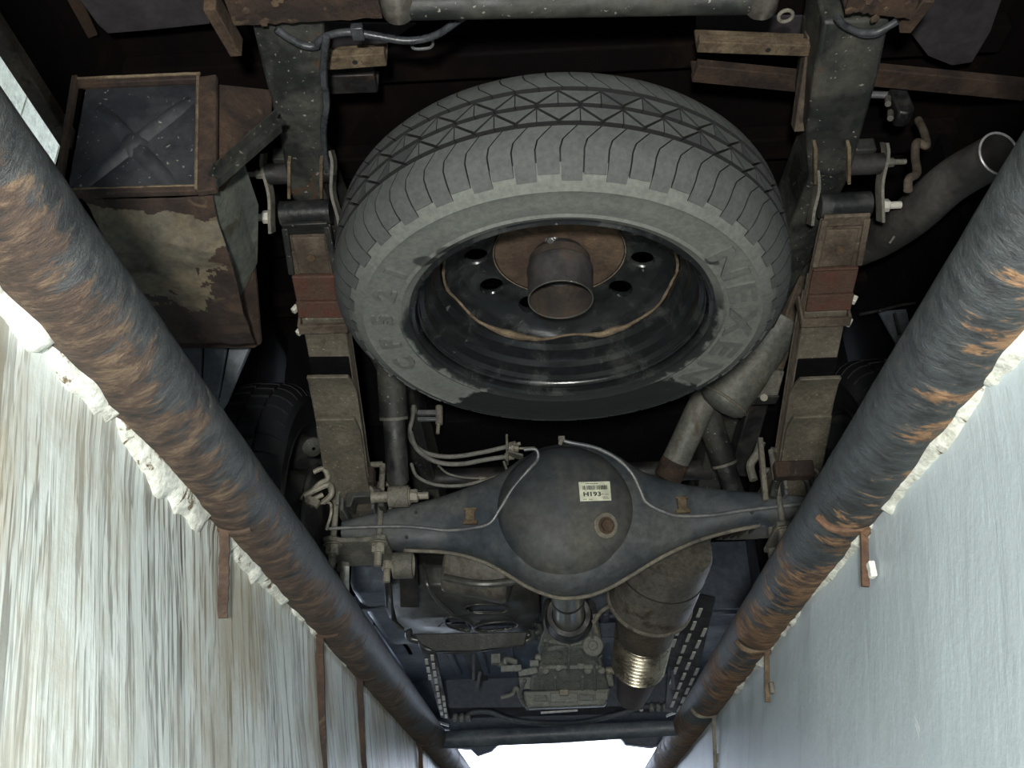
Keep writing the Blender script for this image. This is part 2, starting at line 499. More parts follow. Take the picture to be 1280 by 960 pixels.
def pipe_material(name, cols, rust_at, side):
    """edge pipe: chipped dark paint with rust on the underside, brushed around the pipe"""
    m, nt, b = new_mat(name)
    tc = nt.nodes.new('ShaderNodeTexCoord')
    sp = nt.nodes.new('ShaderNodeSeparateXYZ')
    nt.links.new(tc.outputs['Object'], sp.inputs[0])
    X, Y, Z = sp.outputs
    n1 = nz(nt, 8, 9, 0.72, (1.0, 1.9, 1.0), 0.35)
    n2 = nz(nt, 30, 8, 0.74, (0.9, 1.9, 0.9), 0.35)
    n3 = nz(nt, 2.2, 4, 0.55, (0.3, 1.0, 0.3))
    # angle round the pipe, 0 towards the pit and below
    ang = mth(nt, 'MULTIPLY', mth(nt, 'SUBTRACT', mth(nt, 'MULTIPLY', X, side * 0.76), mth(nt, 'MULTIPLY', Z, 0.65)), 22.0)
    s = mth(nt, 'ADD', mth(nt, 'ADD', mth(nt, 'MULTIPLY', n1.outputs['Fac'], 1.6), mth(nt, 'MULTIPLY', n2.outputs['Fac'], 1.0)), mth(nt, 'MULTIPLY', n3.outputs['Fac'], rust_at[3]))
    s = mth(nt, 'SUBTRACT', mth(nt, 'ADD', s, mth(nt, 'MULTIPLY', ang, rust_at[0])), rust_at[2])
    if side > 0:
        s = mth(nt, 'ADD', s, mth(nt, 'MULTIPLY', mth(nt, 'MULTIPLY', mth(nt, 'SUBTRACT', Y, 1.0), 1.4, True), 0.26))
    f = ramp(nt, s, [(0.0, 0.0), (0.10, 1.0)])
    n4 = nz(nt, 70, 6, 0.75, (0.9, 1.8, 0.9), 0.5)
    paint = ramp(nt, mth(nt, 'ADD', mth(nt, 'MULTIPLY', n2.outputs['Fac'], 0.6), mth(nt, 'MULTIPLY', n4.outputs['Fac'], 0.4)), [(0.40, cols[0]), (0.56, cols[1])]).outputs['Color']
    rc = ramp(nt, n2.outputs['Fac'], [(0.36, cols[2]), (0.5, cols[3]), (0.62, cols[4])]).outputs['Color']
    c = mix(nt, f.outputs['Color'], paint, rc)
    nt.links.new(c, b.inputs['Base Color'])
    rr = ramp(nt, f.outputs['Color'], [(0, 0.5), (1, 0.75)])
    nt.links.new(rr.outputs['Color'], b.inputs['Roughness'])
    hb = mth(nt, 'ADD', mth(nt, 'ADD', n2.outputs['Fac'], mth(nt, 'MULTIPLY', n4.outputs['Fac'], 0.5)), mth(nt, 'MULTIPLY', n1.outputs['Fac'], 0.6))
    bump(nt, b, hb, 0.7, 0.008)
    return m


M['pipe_left'] = pipe_material('left_pipe_paint_and_rust', ((0.008, 0.009, 0.010), (0.038, 0.043, 0.043), (0.018, 0.014, 0.011), (0.050, 0.030, 0.020), (0.12, 0.082, 0.050)), (0.36, 1.3, 1.72, 1.0), -1)
M['pipe_right'] = pipe_material('right_pipe_paint_and_rust', ((0.008, 0.010, 0.011), (0.038, 0.046, 0.048), (0.03, 0.022, 0.018), (0.13, 0.070, 0.034), (0.26, 0.155, 0.08)), (0.16, 1.3, 2.16, 1.4), 1)
M['pipe_cross'] = grime('cross_pipe_paint', (0.035, 0.045, 0.06), (0.07, 0.085, 0.10), scale=10, rough=(0.35, 0.6), bmp=0.4)


def wall_material(name, base, left):
    m, nt, b = new_mat(name)
    tc = nt.nodes.new('ShaderNodeTexCoord')
    sp = nt.nodes.new('ShaderNodeSeparateXYZ')
    nt.links.new(tc.outputs['Object'], sp.inputs[0])
    X, Y, Z = sp.outputs
    big = nz(nt, 2.4, 6, 0.6)
    fine = nz(nt, 28, 6, 0.65)
    c = ramp(nt, big.outputs['Fac'], [(0.3, tuple(v * 0.80 for v in base)), (0.7, base)]).outputs['Color']
    if left:
        # rust water that has run down from the pipe
        st = nz(nt, 26, 4, 0.7, (0.3, 1.0, 0.030), 0.15)
        st2 = nz(nt, 85, 4, 0.65, (0.3, 1.0, 0.022), 0.1)
        clean = nz(nt, 3.2, 3, 0.5, (1, 1, 0.5))
        k1 = ramp(nt, st.outputs['Fac'], [(0.530, 0.0), (0.545, 0.9), (0.575, 0.15), (0.60, 0.2), (0.62, 1.0)]).outputs['Color']
        k2 = ramp(nt, st2.outputs['Fac'], [(0.56, 0.0), (0.59, 1.0)]).outputs['Color']
        amt = ramp(nt, clean.outputs['Fac'], [(0.35, 0.55), (0.55, 1.0)]).outputs['Color']
        k = mth(nt, 'MULTIPLY', mth(nt, 'MAXIMUM', mth(nt, 'MULTIPLY', k1, 0.92), mth(nt, 'MULTIPLY', k2, 0.72)), amt)
        c = mix(nt, k, c, (0.060, 0.046, 0.024))
        # brown bloom near the top at the near end
        bl = nz(nt, 5, 6, 0.65, (1, 1, 0.6))
        g = mth(nt, 'MULTIPLY', ramp(nt, bl.outputs['Fac'], [(0.44, 0.0), (0.62, 1.0)]).outputs['Color'], 0.6)
        c = mix(nt, g, c, (0.30, 0.235, 0.12))
        nr = mth(nt, 'MULTIPLY', mth(nt, 'SUBTRACT', -1.36, Y), 5.0, True)
        b2 = nz(nt, 11, 8, 0.7, (1, 1, 0.35), 0.6)
        g2 = mth(nt, 'MULTIPLY', mth(nt, 'MULTIPLY', ramp(nt, b2.outputs['Fac'], [(0.46, 0.0), (0.54, 1.0)]).outputs['Color'], mth(nt, 'MULTIPLY', mth(nt, 'SUBTRACT', Z, 1.40), 6.0, True)), nr)
        c = mix(nt, mth(nt, 'MULTIPLY', g2, 0.8), c, (0.16, 0.12, 0.055))
        dk = nz(nt, 60, 5, 0.7, (0.3, 1.0, 0.05), 0.4)
        kk = mth(nt, 'MULTIPLY', ramp(nt, dk.outputs['Fac'], [(0.60, 0.0), (0.66, 1.0)]).outputs['Color'], mth(nt, 'MULTIPLY', mth(nt, 'SUBTRACT', Y, -0.9), 1.2, True))
        c = mix(nt, mth(nt, 'MULTIPLY', kk, 0.85), c, (0.03, 0.028, 0.022))
        b.inputs['Roughness'].default_value = 0.38
    else:
        st = nz(nt, 16, 6, 0.7, (0.3, 1.0, 0.22), 0.3)
        k = ramp(nt, st.outputs['Fac'], [(0.55, 0.0), (0.72, 0.6)]).outputs['Color']
        c = mix(nt, k, c, tuple(v * 0.62 for v in base))
        ch = nz(nt, 34, 5, 0.6, (1, 1, 0.6), 0.8)
        kc = ramp(nt, ch.outputs['Fac'], [(0.70, 0.0), (0.73, 0.7)]).outputs['Color']
        c = mix(nt, kc, c, (0.78, 0.82, 0.82))
        b.inputs['Roughness'].default_value = 0.45
    nt.links.new(c, b.inputs['Base Color'])
    h = mth(nt, 'ADD', mth(nt, 'MULTIPLY', fine.outputs['Fac'], 0.5), st.outputs['Fac'])
    bump(nt, b, h, 0.35, 0.006)
    return m


M['wall_left'] = wall_material('streaked_white_wall_paint', (0.68, 0.73, 0.70), True)
M['wall_right'] = wall_material('blue_grey_wall_paint', (0.50, 0.58, 0.62), False)
M['plaster'] = grime('white_lime_plaster', (0.64, 0.66, 0.60), (0.48, 0.49, 0.43), (0.10, 0.075, 0.045), scale=14, rough=(0.8, 0.95), elo=0.585, ehi=0.63, bmp=0.6)

# ------------------------------------------------------------------ setting: pit, ground, garage
RX, RR = 0.383, 0.0445          # edge pipes: distance from the middle, radius
WT = 0.405                       # top of the pit wall
Y0, Y1 = -1.6, 5.6


def pit_wall(name, s, mat):
    mb = MB()
    ny, prof = 180, [(-0.022, WT), (-0.05, WT + 0.001), (-0.09, WT - 0.004), (-0.20, WT - 0.022), (-0.35, WT - 0.048), (-0.55, WT - 0.08), (-0.8, WT - 0.10), (-1.65, WT - 0.10)]
    V = []
    for i in range(ny + 1):
        y = Y0 + (Y1 - Y0) * i / ny
        for j, (z, x) in enumerate(prof):
            e = 0.007 * noise.noise(Vector((y * 3, z * 5, s * 3))) + 0.003 * noise.noise(Vector((y * 13, z * 12, s)))
            V.append(Vector((s * (x + e), y, z)))
        V.append(Vector((s * 0.8, y, -1.65)))
        V.append(Vector((s * 0.8, y, -0.022)))
    n = len(prof) + 2
    mb.add(V, [(i * n + j, (i + 1) * n + j, (i + 1) * n + (j + 1) % n, i * n + (j + 1) % n) for i in range(ny) for j in range(n)] + [tuple(range(n)), tuple(ny * n + k for k in range(n))])
    return struct(name, mb, mat, smooth=50)


pit_wall('wall_left', -1, M['wall_left'])
pit_wall('wall_right', 1, M['wall_right'])
struct('floor', MB().box((0, 2.0, -1.70), (2.0, 7.4, 0.1)), M['concrete'])
struct('wall_front', MB().box((0, Y1 + 0.1, -0.86), (1.7, 0.2, 1.68)), M['concrete'])
struct('wall_back', MB().box((0, Y0 - 0.1, -0.86), (1.7, 0.2, 1.68)), M['concrete'])
g = MB()
g.box((-1.78, 2.0, -0.10), (2.66, 9.0, 0.16)).box((1.98, 2.0, -0.10), (3.06, 9.0, 0.16))
g.box((0.0, 9.9, -0.10), (14.0, 8.0, 0.16))
struct('trim_1', g, M['concrete'])
# garage round the truck: open towards the front; unseen right wall, back wall and roof added to steer daylight
struct('wall_garage_left', MB().box((-1.86, 1.2, 1.9), (0.12, 7.4, 3.9)), M['garage'])
struct('wall_unseen_right', MB().box((3.0, 1.2, 1.9), (0.12, 7.4, 3.9)), M['garage'])
struct('wall_unseen_back', MB().box((0.6, -2.5, 1.9), (5.0, 0.12, 3.9)), M['garage'])
struct('ceiling_unseen', MB().box((0.6, 1.2, 3.85), (5.0, 7.4, 0.1)), M['garage'])


def lip(name, s, z0, runs, mat):
    """line of plaster squeezed out under the edge pipe, with rough edges"""
    for (ya, yb, w0, w1) in runs:
        mb = MB()
        n = max(6, int((yb - ya) / 0.012))
        V = []
        for i in range(n + 1):
            t = i / n
            y = ya + (yb - ya) * t
            ends = min(1, (t + .02) * (yb - ya) * 40, (1.02 - t) * (yb - ya) * 40)
            w = (w0 + (w1 - w0) * t) * (0.72 + 0.32 * noise.noise(Vector((y * 7, s * 2, 1))) + 0.26 * noise.noise(Vector((y * 26, s, 4))) + .12 * noise.noise(Vector((y * 70, s, 4)))) * (0.3 + 0.7 * ends) + 0.002
            th = 0.010 + 0.008 * noise.noise(Vector((y * 20, 3, s)))
            for (dz, dx) in ((0.0, 0.0), (0.0, th * 0.8), (-w * 0.35, th + 0.002), (-w * 0.75, th * 0.9), (-w, 0.001), (-w, -0.01), (0.0, -0.01)):
                e = 0.003 * noise.noise(Vector((y * 40, dz * 60, s)))
                V.append(Vector((s * (WT - dx - e), y, z0 + dz)))
        m = 7
        mb.add(V, [(i * m + j, (i + 1) * m + j, (i + 1) * m + (j + 1) % m, i * m + (j + 1) % m) for i in range(n) for j in range(m)] + [tuple(range(m)), tuple(n * m + k for k in range(m))])
        struct(name, mb, mat, smooth=60)


lip('trim_2', -1, -0.022, [(0.30, 0.66, 0.040, 0.046), (0.655, 0.80, 0.046, 0.044), (0.79, 1.06, 0.050, 0.060), (1.10, 1.42, 0.044, 0.040), (1.46, 1.9, 0.026, 0.022)], M['plaster'])
lip('trim_3', 1, -0.022, [(0.30, 0.80, 0.034, 0.040), (0.79, 1.12, 0.040, 0.030), (1.16, 1.50, 0.030, 0.030), (1.56, 2.3, 0.026, 0.024)], M['plaster'])

# tiles of the garage wall that show past the edge of the truck
gw = bpy.data.objects['wall_garage_left']
tile_src = None
for iy in range(9):
    for iz in range(9):
        y, z = 1.30 + iy * 0.25, 1.10 + iz * 0.25
        if tile_src is None:
            mb = MB().box((-1.797, y, z), (0.012, 0.244, 0.244))
            tile_src = mb.build('tile', M['tile'], gw, bevel=0.002)
            base = Vector((0, y, z))
        else:
            t = tile_src.copy()
            COL.objects.link(t)
            t.parent = gw
            t.location = (0, y - base.y, z - base.z)


# ------------------------------------------------------------------ edge pipes and the cross pipe
def rod(pts, r=0.006, seg=8):
    return MB().tube(crv(pts, 5), r, seg)


ep = thing('edge_pipe', 'thick dark pipe along the left pit edge, brown rust all along its underside', 'pipe', (-RX, 0.0, 0.0), 'pipes along the pit edges')
MB().tube([(-RX, Y0 + 0.1 + i * 0.03, 0) for i in range(int((Y1 - Y0 - 0.2) / 0.03))], RR, 40, wob=0.022).build('pipe_body', M['pipe_left'], ep, smooth=60)
for y, ln, w in ((1.10, 0.115, 0.007), (1.62, 0.30, 0.012), (1.98, 0.24, 0.012), (2.9, 0.2, 0.010)):
    mb = MB()
    mb.tube([(-RX + RR * cos(a) * 0.99, y, RR * sin(a) * 0.99) for a in [radians(q) for q in range(-150, -60, 12)]], 0.005, 8)
    n = 14
    V = []
    for i in range(n + 1):
        t = i / n
        z = -0.035 - ln * t
        ww = w * (0.55 + 0.5 * abs(noise.noise(Vector((t * 7, y, 1))))) * (1 - .4 * t)
        x = -(WT - 0.004 - 0.105 * (-z)) + 0.006
        for (a_, b_) in ((-ww / 2, 0), (ww / 2, 0), (ww / 2, -.012), (-ww / 2, -.012)):
            V.append(Vector((x + b_ + .002 * noise.noise(Vector((t * 9, y, 3))), y + a_ + .004 * noise.noise(Vector((t * 5, y, 9))), z)))
    mb.add(V, [(i * 4 + k, (i + 1) * 4 + k, (i + 1) * 4 + (k + 1) % 4, i * 4 + (k + 1) % 4) for i in range(n) for k in range(4)] + [(0, 1, 2, 3), tuple(n * 4 + k for k in range(4))])
    mb.build('anchor_strap', M['rust'] if y < 1.3 else M['rust_dark'], ep)
rp = thing('edge_pipe', 'thick dark pipe along the right pit edge with flaking orange rust patches', 'pipe', (RX, 0.0, 0.0), 'pipes along the pit edges')
MB().tube([(RX, Y0 + 0.1 + i * 0.03, 0) for i in range(int((Y1 - Y0 - 0.2) / 0.03))], RR, 40, wob=0.022).build('pipe_body', M['pipe_right'], rp, smooth=60)
for y, ln, mt in ((1.17, 0.07, 'copper'), (1.83, 0.09, 'rust_edge'), (2.55, 0.13, 'bracket')):
    mb = MB()
    mb.tube(crv([(RX - RR * 0.92, y + 0.005, -RR * 0.52), (RX - RR * 0.55, y, -RR * 0.93), (WT - 0.008, y, -0.043), (WT - 0.012, y, -0.052)], 5), 0.0055, 8)
    mb.bar((WT - 0.010, y, -0.045), (WT - 0.020, y + 0.006, -0.045 - ln), 0.009, 0.007, (0, 1, 0))
    mb.build('anchor_strap', M[mt], rp, bevel=0.001)
    MB().box((WT - 0.012, y - 0.006, -0.045 - ln * 0.75), (0.008, 0.014, 0.020)).build('weld_tab', M['plaster'] if mt == 'copper' else M['bracket'], rp, bevel=0.002)
cp = MB()
a, b = at(532, 926, z=-0.005), at(876, 908, z=-0.005)
cp.tube([a.lerp(b, t / 24) for t in range(25)], [0.026 - 0.004 * t / 24 for t in range(25)], 20, wob=0.03)
tag(cp.build('cross_pipe', M['pipe_cross'], smooth=60), 'thin blue-grey pipe lying across the pit between the two edge pipes', 'pipe')

# ------------------------------------------------------------------ chassis frame
cf = thing('chassis_frame', 'grimy black ladder chassis frame running the length of the truck', 'chassis', (0.06, 2.0, 0.7))


def hull_bar(mb, st, h):
    """st = stations (xl, xr, y, zbottom); box section of height h"""
    V = []
    for (xl, xr, y, z) in st:
        V += [(xl, y, z), (xr, y, z), (xr, y, z + h), (xl, y, z + h)]
    n = len(st)
    fs = [(i * 4 + k, (i + 1) * 4 + k, (i + 1) * 4 + (k + 1) % 4, i * 4 + (k + 1) % 4) for i in range(n - 1) for k in range(4)]
    mb.add(V, fs + [(3, 2, 1, 0), tuple((n - 1) * 4 + k for k in range(4))])


for s in (-1, 1):
    mb = MB()
    if s < 0:
        px = [((313, 406), 25, .79), ((330, 405), 95, .775), ((348, 404), 165, .76), ((361, 404), 238, .745)]
    else:
        px = [((1030, 1112), 25, .79), ((1018, 1098), 95, .775), ((1008, 1078), 165, .76), ((1012, 1062), 222, .75)]
    st = []
    for (xa, xb), y, z in px:
        p, q = at(xa, y, z=z), at(xb, y, z=z)
        st.append((p.x, q.x, (p.y + q.y) / 2, z))
    c0 = 0.06 + s * 0.485
    st += [(c0 - .035, c0 + .035, 1.75, .76), (0.06 + s * .44 - .035, 0.06 + s * .44 + .035, 2.2, .74), (0.06 + s * .42 - .035, 0.06 + s * .42 + .035, 2.7, .62), (0.06 + s * .42 - .035, 0.06 + s * .42 + .035, 3.2, .50), (0.06 + s * .42 - .035, 0.06 + s * .42 + .035, 5.0, .50)]
    hull_bar(mb, st, 0.13)
    rail = mb.build('frame_rail', M['frame'], cf, bevel=0.006)
    # welded edge flanges at the shackle end
    fl = MB()
    for xa in ((362, 402) if s < 0 else (1018, 1060)):
        y0 = 238 if s < 0 else 220
        p, q = at(xa, y0 - 42, z=.752), at(xa, y0 + 4, z=.742)
        fl.bar(p, q, 0.006, 0.03)
    fl.build('flange', M['rust_edge'], rail, bevel=0.001)

# cross members (rusty angle iron and channels)
for (xa, ya, xb, yb, z, w, mt) in ((398, 76, 482, 70, .84, .028, 'rust_edge'), (872, 54, 1030, 60, .84, .024, 'rust_edge'), (868, 88, 1010, 102, .90, .040, 'rust_dark'),
                                   (1080, 92, 1285, 112, .92, .042, 'rust_dark'), (395, 103, 470, 100, .92, .045, 'frame_dark')):
    p, q = at(xa, ya, z=z), at(xb, yb, z=z)
    mb = MB().bar(p, q, w, 0.02)
    mb.bar(p + Vector((0, w / 2, .02)), q + Vector((0, w / 2, .02)), 0.006, 0.05)
    mb.build('cross_member', M[mt], cf, bevel=0.002)
    if mt == 'rust_edge':
        MB().tube([p.lerp(q, .55) - Vector((0, 0, .0105)), p.lerp(q, .55) - Vector((0, 0, .006))], 0.005, 10).build('bolt_hole', M['ink'], cf)
# inclined strut beside the right rail
MB().bar(at(1018, 42, z=.86), at(1000, 160, z=.80), 0.028, 0.03).build('strut', M['tan_dark'], cf, bevel=0.002)
# hidden mid frame cross tube above the axle
MB().tube([(-.36, 2.62, .66), (.48, 2.62, .66)], 0.03, 16).build('cross_member', M['frame_dark'], cf)
MB().box((0.06, 3.75, .47), (0.80, .09, .06)).build('cross_member', M['under'], cf, bevel=0.006)
# gusset bracket between box and left rail
mb = MB()
mb.bar(at(268, 220, y=1.10), at(350, 150, y=1.16), 0.022, 0.004, (0, 1, 0))
mb.bar(at(266, 213, y=1.092), at(346, 141, y=1.15), 0.003, 0.014, (0, 1, 0))
mb.bar(at(271, 230, y=1.092), at(351, 160, y=1.15), 0.003, 0.014, (0, 1, 0))
mb.build('bracket_arm', M['frame'], cf)

# rear hoop of the frame: rusty rear beam with dark cross tube
rb = thing('rear_cross_beam', 'rusty flaking rear cross beam with a dark round tube in its middle', 'beam', tuple(at(700, 10, z=.78)))
for (xa, xb, ya, yb) in ((286, 474, 24, 14), (1062, 1146, 5, 16)):
    p, q = at(xa, ya - 12, z=.76), at(xb, yb - 12, z=.76)
    mb = MB()
    n = 18
    for (dy, dz, w, h) in ((0, 0, .052, .006), (.026, .02, .005, .045), (-.026, .02, .005, .045)):
        V = []
        for i in range(n + 1):
            c = p.lerp(q, i / n)
            e = 0.004 * noise.noise(Vector((i * .9, dy * 40, 2)))
            V += [c + Vector((0, dy - w / 2 + e, dz - h / 2)), c + Vector((0, dy + w / 2 + e, dz - h / 2)), c + Vector((0, dy + w / 2 + e, dz + h / 2)), c + Vector((0, dy - w / 2 + e, dz + h / 2))]
        mb.add(V, [(i * 4 + k, (i + 1) * 4 + k, (i + 1) * 4 + (k + 1) % 4, i * 4 + (k + 1) % 4) for i in range(n) for k in range(4)] + [(0, 1, 2, 3), tuple(n * 4 + k for k in range(4))])
    bb = mb.build('angle_beam', M['rust_dark'], rb, smooth=50)
    m2 = MB()
    for k in range(8):
        c = p.lerp(q, random.random()) + Vector((0, random.uniform(-.02, .045), -.003))
        m2.hexnut(c, (random.uniform(-.3, .3), random.uniform(-.3, .3), -1), random.uniform(.003, .010), .003, seg=5)
    f = m2.build('rust_flake', M['rust'], bb)
    f['kind'] = 'stuff'
ends = MB()
ends.bar(at(262, 0, z=.78), at(296, 60, z=.80), 0.02, 0.035).bar(at(1160, -10, z=.78), at(1130, 30, z=.80), 0.02, 0.035)
ends.build('end_plate', M['rust'], rb, bevel=0.002)
a, b = at(500, 6, z=.75), at(955, -2, z=.75)
MB().tube([a.lerp(b, t / 16) for t in range(17)], 0.023, 20, wob=0.02).build('cross_tube', M['frame'], rb, smooth=60)
for (x, y) in ((495, -8), (955, -14)):
    p = at(x, y, z=.745)
    MB().tube([p + Vector((0, -.03, .03)), p, p + Vector((0, .030, .0)), p + Vector((0, .045, .012))], [.024, .026, .026, .018], 20).build('tube_stub', M['exhaust'], rb, smooth=50)
# eye ring next to the right stub
p = at(982, 20, z=.76)
MB().tube([p + Vector((cos(a) * .011, sin(a) * .011, 0)) for a in [2 * pi * k / 16 for k in range(17)]], .003, 8).build('eye_ring', M['bracket'], rb)

# ------------------------------------------------------------------ truck bed above
bd = thing('truck_bed', 'dark brown underside of the truck bed above the frame', 'truck bed', (0.06, 1.4, 1.02))
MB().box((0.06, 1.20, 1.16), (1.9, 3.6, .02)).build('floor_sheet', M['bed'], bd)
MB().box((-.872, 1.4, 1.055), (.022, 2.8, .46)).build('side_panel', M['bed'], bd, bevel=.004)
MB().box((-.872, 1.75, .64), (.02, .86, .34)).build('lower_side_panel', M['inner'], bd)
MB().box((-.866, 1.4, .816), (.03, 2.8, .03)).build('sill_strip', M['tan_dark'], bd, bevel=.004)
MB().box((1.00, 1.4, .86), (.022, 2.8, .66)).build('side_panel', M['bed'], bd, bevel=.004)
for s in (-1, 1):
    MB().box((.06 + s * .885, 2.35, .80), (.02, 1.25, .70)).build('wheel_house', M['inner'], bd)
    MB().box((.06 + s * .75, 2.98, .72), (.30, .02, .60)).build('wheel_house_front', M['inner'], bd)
for i in range(8):
    MB().box((0.06, .55 + i * .30, 1.12), (1.84, .07, .05)).build('floor_rib', M['bed'], bd, bevel=.006)


def plate(name, pts, z, mat, parent, th=.004, bev=.001):
    P = [at(x, y, z=z) for x, y in pts]
    return MB().prism(P, (0, 0, th)).build(name, mat, parent, bevel=bev)


plate('patch_panel', [(78, -30), (100, 0), (122, 30), (135, 42), (185, 38), (262, 30), (268, -30)], 1.03, M['bed_panel'], bd)
plate('patch_panel', [(1135, -30), (1130, 30), (1160, 70), (1190, 82), (1215, 78), (1238, 40), (1262, -30)], 1.03, M['bed_panel'], bd)
plate('patch_panel', [(45, -20), (58, 50), (100, 52), (122, 44), (102, 0), (92, -20)], 1.05, M['bed_rust'], bd)
plate('patch_panel', [(400, 28), (400, 66), (470, 64), (520, 30)], 1.03, M['bed_panel'], bd)
plate('patch_panel', [(870, 20), (870, 50), (1030, 56), (1030, 20)], 1.03, M['bed_panel'], bd)

# ------------------------------------------------------------------ hanging box (left) with a pressed X
bx = thing('underbody_box', 'dark steel box with pressed X end and muddy belly left of the frame', 'box', tuple(at(200, 300, z=.52)))
yb = 1.12
A = at(80, 246, y=yb); B = at(250, 241, y=yb); Cc = at(250, 106, y=yb); D = at(104, 112, y=yb)
nrm = Vector((0, 1, 0))
MB().prism([A, B, Cc, D], (0, .004, 0)).build('end_panel', M['box_panel'], bx)


def quad_pt(u, v):
    return A.lerp(B, u).lerp(D.lerp(Cc, u), v)


# pressed X ridge
xr = MB()


def ridge(u0, v0, u1, v1, w=0.014, h=0.009):
    a, b = quad_pt(u0, v0), quad_pt(u1, v1)
    t = (b - a).normalized()
    s = t.cross(nrm).normalized()
    n = 10
    V = []
    for i in range(n + 1):
        q = i / n
        c = a.lerp(b, q)
        e = min(1, q * 7, (1 - q) * 7) ** .5
        for (o, k) in ((-w, 0), (-w * .45, h), (w * .45, h), (w, 0)):
            V.append(c + s * o * (0.55 + .45 * e) + Vector((0, -k * e - .0005, 0)))
    xr.add(V, [(i * 4 + k, (i + 1) * 4 + k, (i + 1) * 4 + k + 1, i * 4 + k + 1) for i in range(n) for k in range(3)])


cq = quad_pt(.48, .455)
xr.tube([cq + Vector((0, -.0005, -.003)), cq + Vector((0, -.0098, -.003))], [.024, .016], 16)
ridge(.06, .04, .93, .86)
ridge(.15, .82, .80, .06)
xr.build('pressed_cross', M['box_panel'], bx, smooth=50)
fr = MB()
L = (0, -.02, 0)
for a, b in ((D + Vector((-.008, -.008, .004)), Cc + Vector((.004, -.008, .004))), (A + Vector((-.006, -.008, -.004)), D + Vector((-.010, -.012, .016))), (B + Vector((.014, -.006, -.006)), Cc + Vector((.016, -.010, .004))),
             (A + Vector((0, -.010, -.004)), B + Vector((0, -.010, -.004)))):
    fr.bar(a, b, .030 if a.x > -.6 and b.z > .7 and a.z < .6 else .010, .012, (0, 1, 0))
fr.build('rim_flange', M['rust_dark'], bx, bevel=.002)
ed = MB()
for a, b in ((D + Vector((-.008, -.015, .010)), Cc + Vector((.004, -.015, .010))), (B + Vector((.000, -.016, -.006)), Cc + Vector((.002, -.018, .004))), (A + Vector((0, -.014, .002)), B + Vector((0, -.014, .002)))):
    ed.tube([a.lerp(b, i / 20) + Vector((0, 0, .0012 * noise.noise(Vector((i * 1.3, 0, a.x * 9))))) for i in range(21)], .0026, 6)
ed.build('flange_edge', M['rust_edge'], bx)
# belly: folded sheet running forward and down, wavy
bl = MB()
rows = [[(100, 248), (180, 248), (266, 246)], [(112, 262), (190, 268), (272, 276)], [(128, 290), (200, 300), (286, 318)], [(160, 360), (222, 368), (305, 392)], [(190, 428), (250, 430), (318, 430)]]
zz = [A.z - .006, A.z - .012, A.z - .03, A.z - .035, A.z - .02]
grid = []
for j, row in enumerate(rows):
    grid.append([at(x, y, z=zz[j]) for x, y in row])
V = []
N, K = 128, 110
for j in range(N + 1):
    tj = j / N * (len(grid) - 1)
    j0 = min(int(tj), len(grid) - 2)
    for i in range(K + 1):
        ti = i / K * 2
        i0 = min(int(ti), 1)
        a = grid[j0][i0].lerp(grid[j0][i0 + 1], ti - i0)
        b = grid[j0 + 1][i0].lerp(grid[j0 + 1][i0 + 1], ti - i0)
        c = a.lerp(b, tj - j0)
        c.z += .006 * noise.noise(c * 22) + .010 * noise.noise(c * 6)
        V.append(c)
bl.add(V, [(j * (K + 1) + i, j * (K + 1) + i + 1, (j + 1) * (K + 1) + i + 1, (j + 1) * (K + 1) + i) for j in range(N) for i in range(K)])
for q in range(len(bl.f)):
    j, i = divmod(q, K)
    c = bl.v[bl.f[q][0]]
    e = 7 * noise.noise(c * 28) + 4 * noise.noise(c * 70) + 2 * noise.noise(c * 200)
    j, i = j / 2.0, i * 48 / 110
    if j + e < 11 or j + e > 50 or (i > 34 and j + e > 44 - (i - 34)):
        bl.mi[q] = 1
o = bl.build('belly_panel', [M['box_belly'], M['rust_dark']], bx, smooth=60)
sm = o.modifiers.new('thick', 'SOLIDIFY'); sm.thickness = .003
m = MB()
K = Vector((0, .05, 0))
for a, b in ((D, Cc), (A, D), (B, Cc)):
    m.hexa([a, b, b + K, a + K, a + Vector((0, 0, .006)) , b + Vector((0, 0, .006)), b + K + Vector((0, 0, .006)), a + K + Vector((0, 0, .006))]) if a is D else m.hexa([a, b, b + K, a + K, a + Vector((.004, 0, 0)), b + Vector((.004, 0, 0)), b + K + Vector((.004, 0, 0)), a + K + Vector((.004, 0, 0))])
m.build('shell', M['rust_dark'], bx)
# inner side panel (grey green)
s0 = [at(262, 104, y=1.13), at(340, 112, y=1.19), at(338, 150, y=1.19), at(278, 235, y=1.16), at(266, 240, y=1.13)]
MB().prism(s0, (0, .006, 0)).build('side_bracket', M['rust_dark'], bx, bevel=.001)
zb = A.z - .02
s1 = [at(262, 246, y=1.14), at(280, 205, y=1.15), at(298, 200, y=1.20), at(318, 258, y=1.30), at(317, 330, y=1.44), at(296, 372, y=1.48)]
MB().prism(s1, (.006, .004, .006)).build('side_panel', M['box_side'], bx, bevel=.001)
s2 = [at(296, 372, y=1.48), at(318, 330, y=1.45), at(326, 430, y=1.62), at(318, 434, y=1.62), at(205, 436, y=1.66), at(200, 428, y=1.6)]
MB().prism(s2, (0, .006, .01)).build('front_edge', M['rust_dark'], bx, bevel=.001)
ed = MB().tube(crv([at(262, 246, y=1.135), at(270, 290, y=1.22), at(284, 330, y=1.34), at(294, 372, y=1.46)], 8), .0028, 6)
ed.build('seam', M['bracket'], bx)
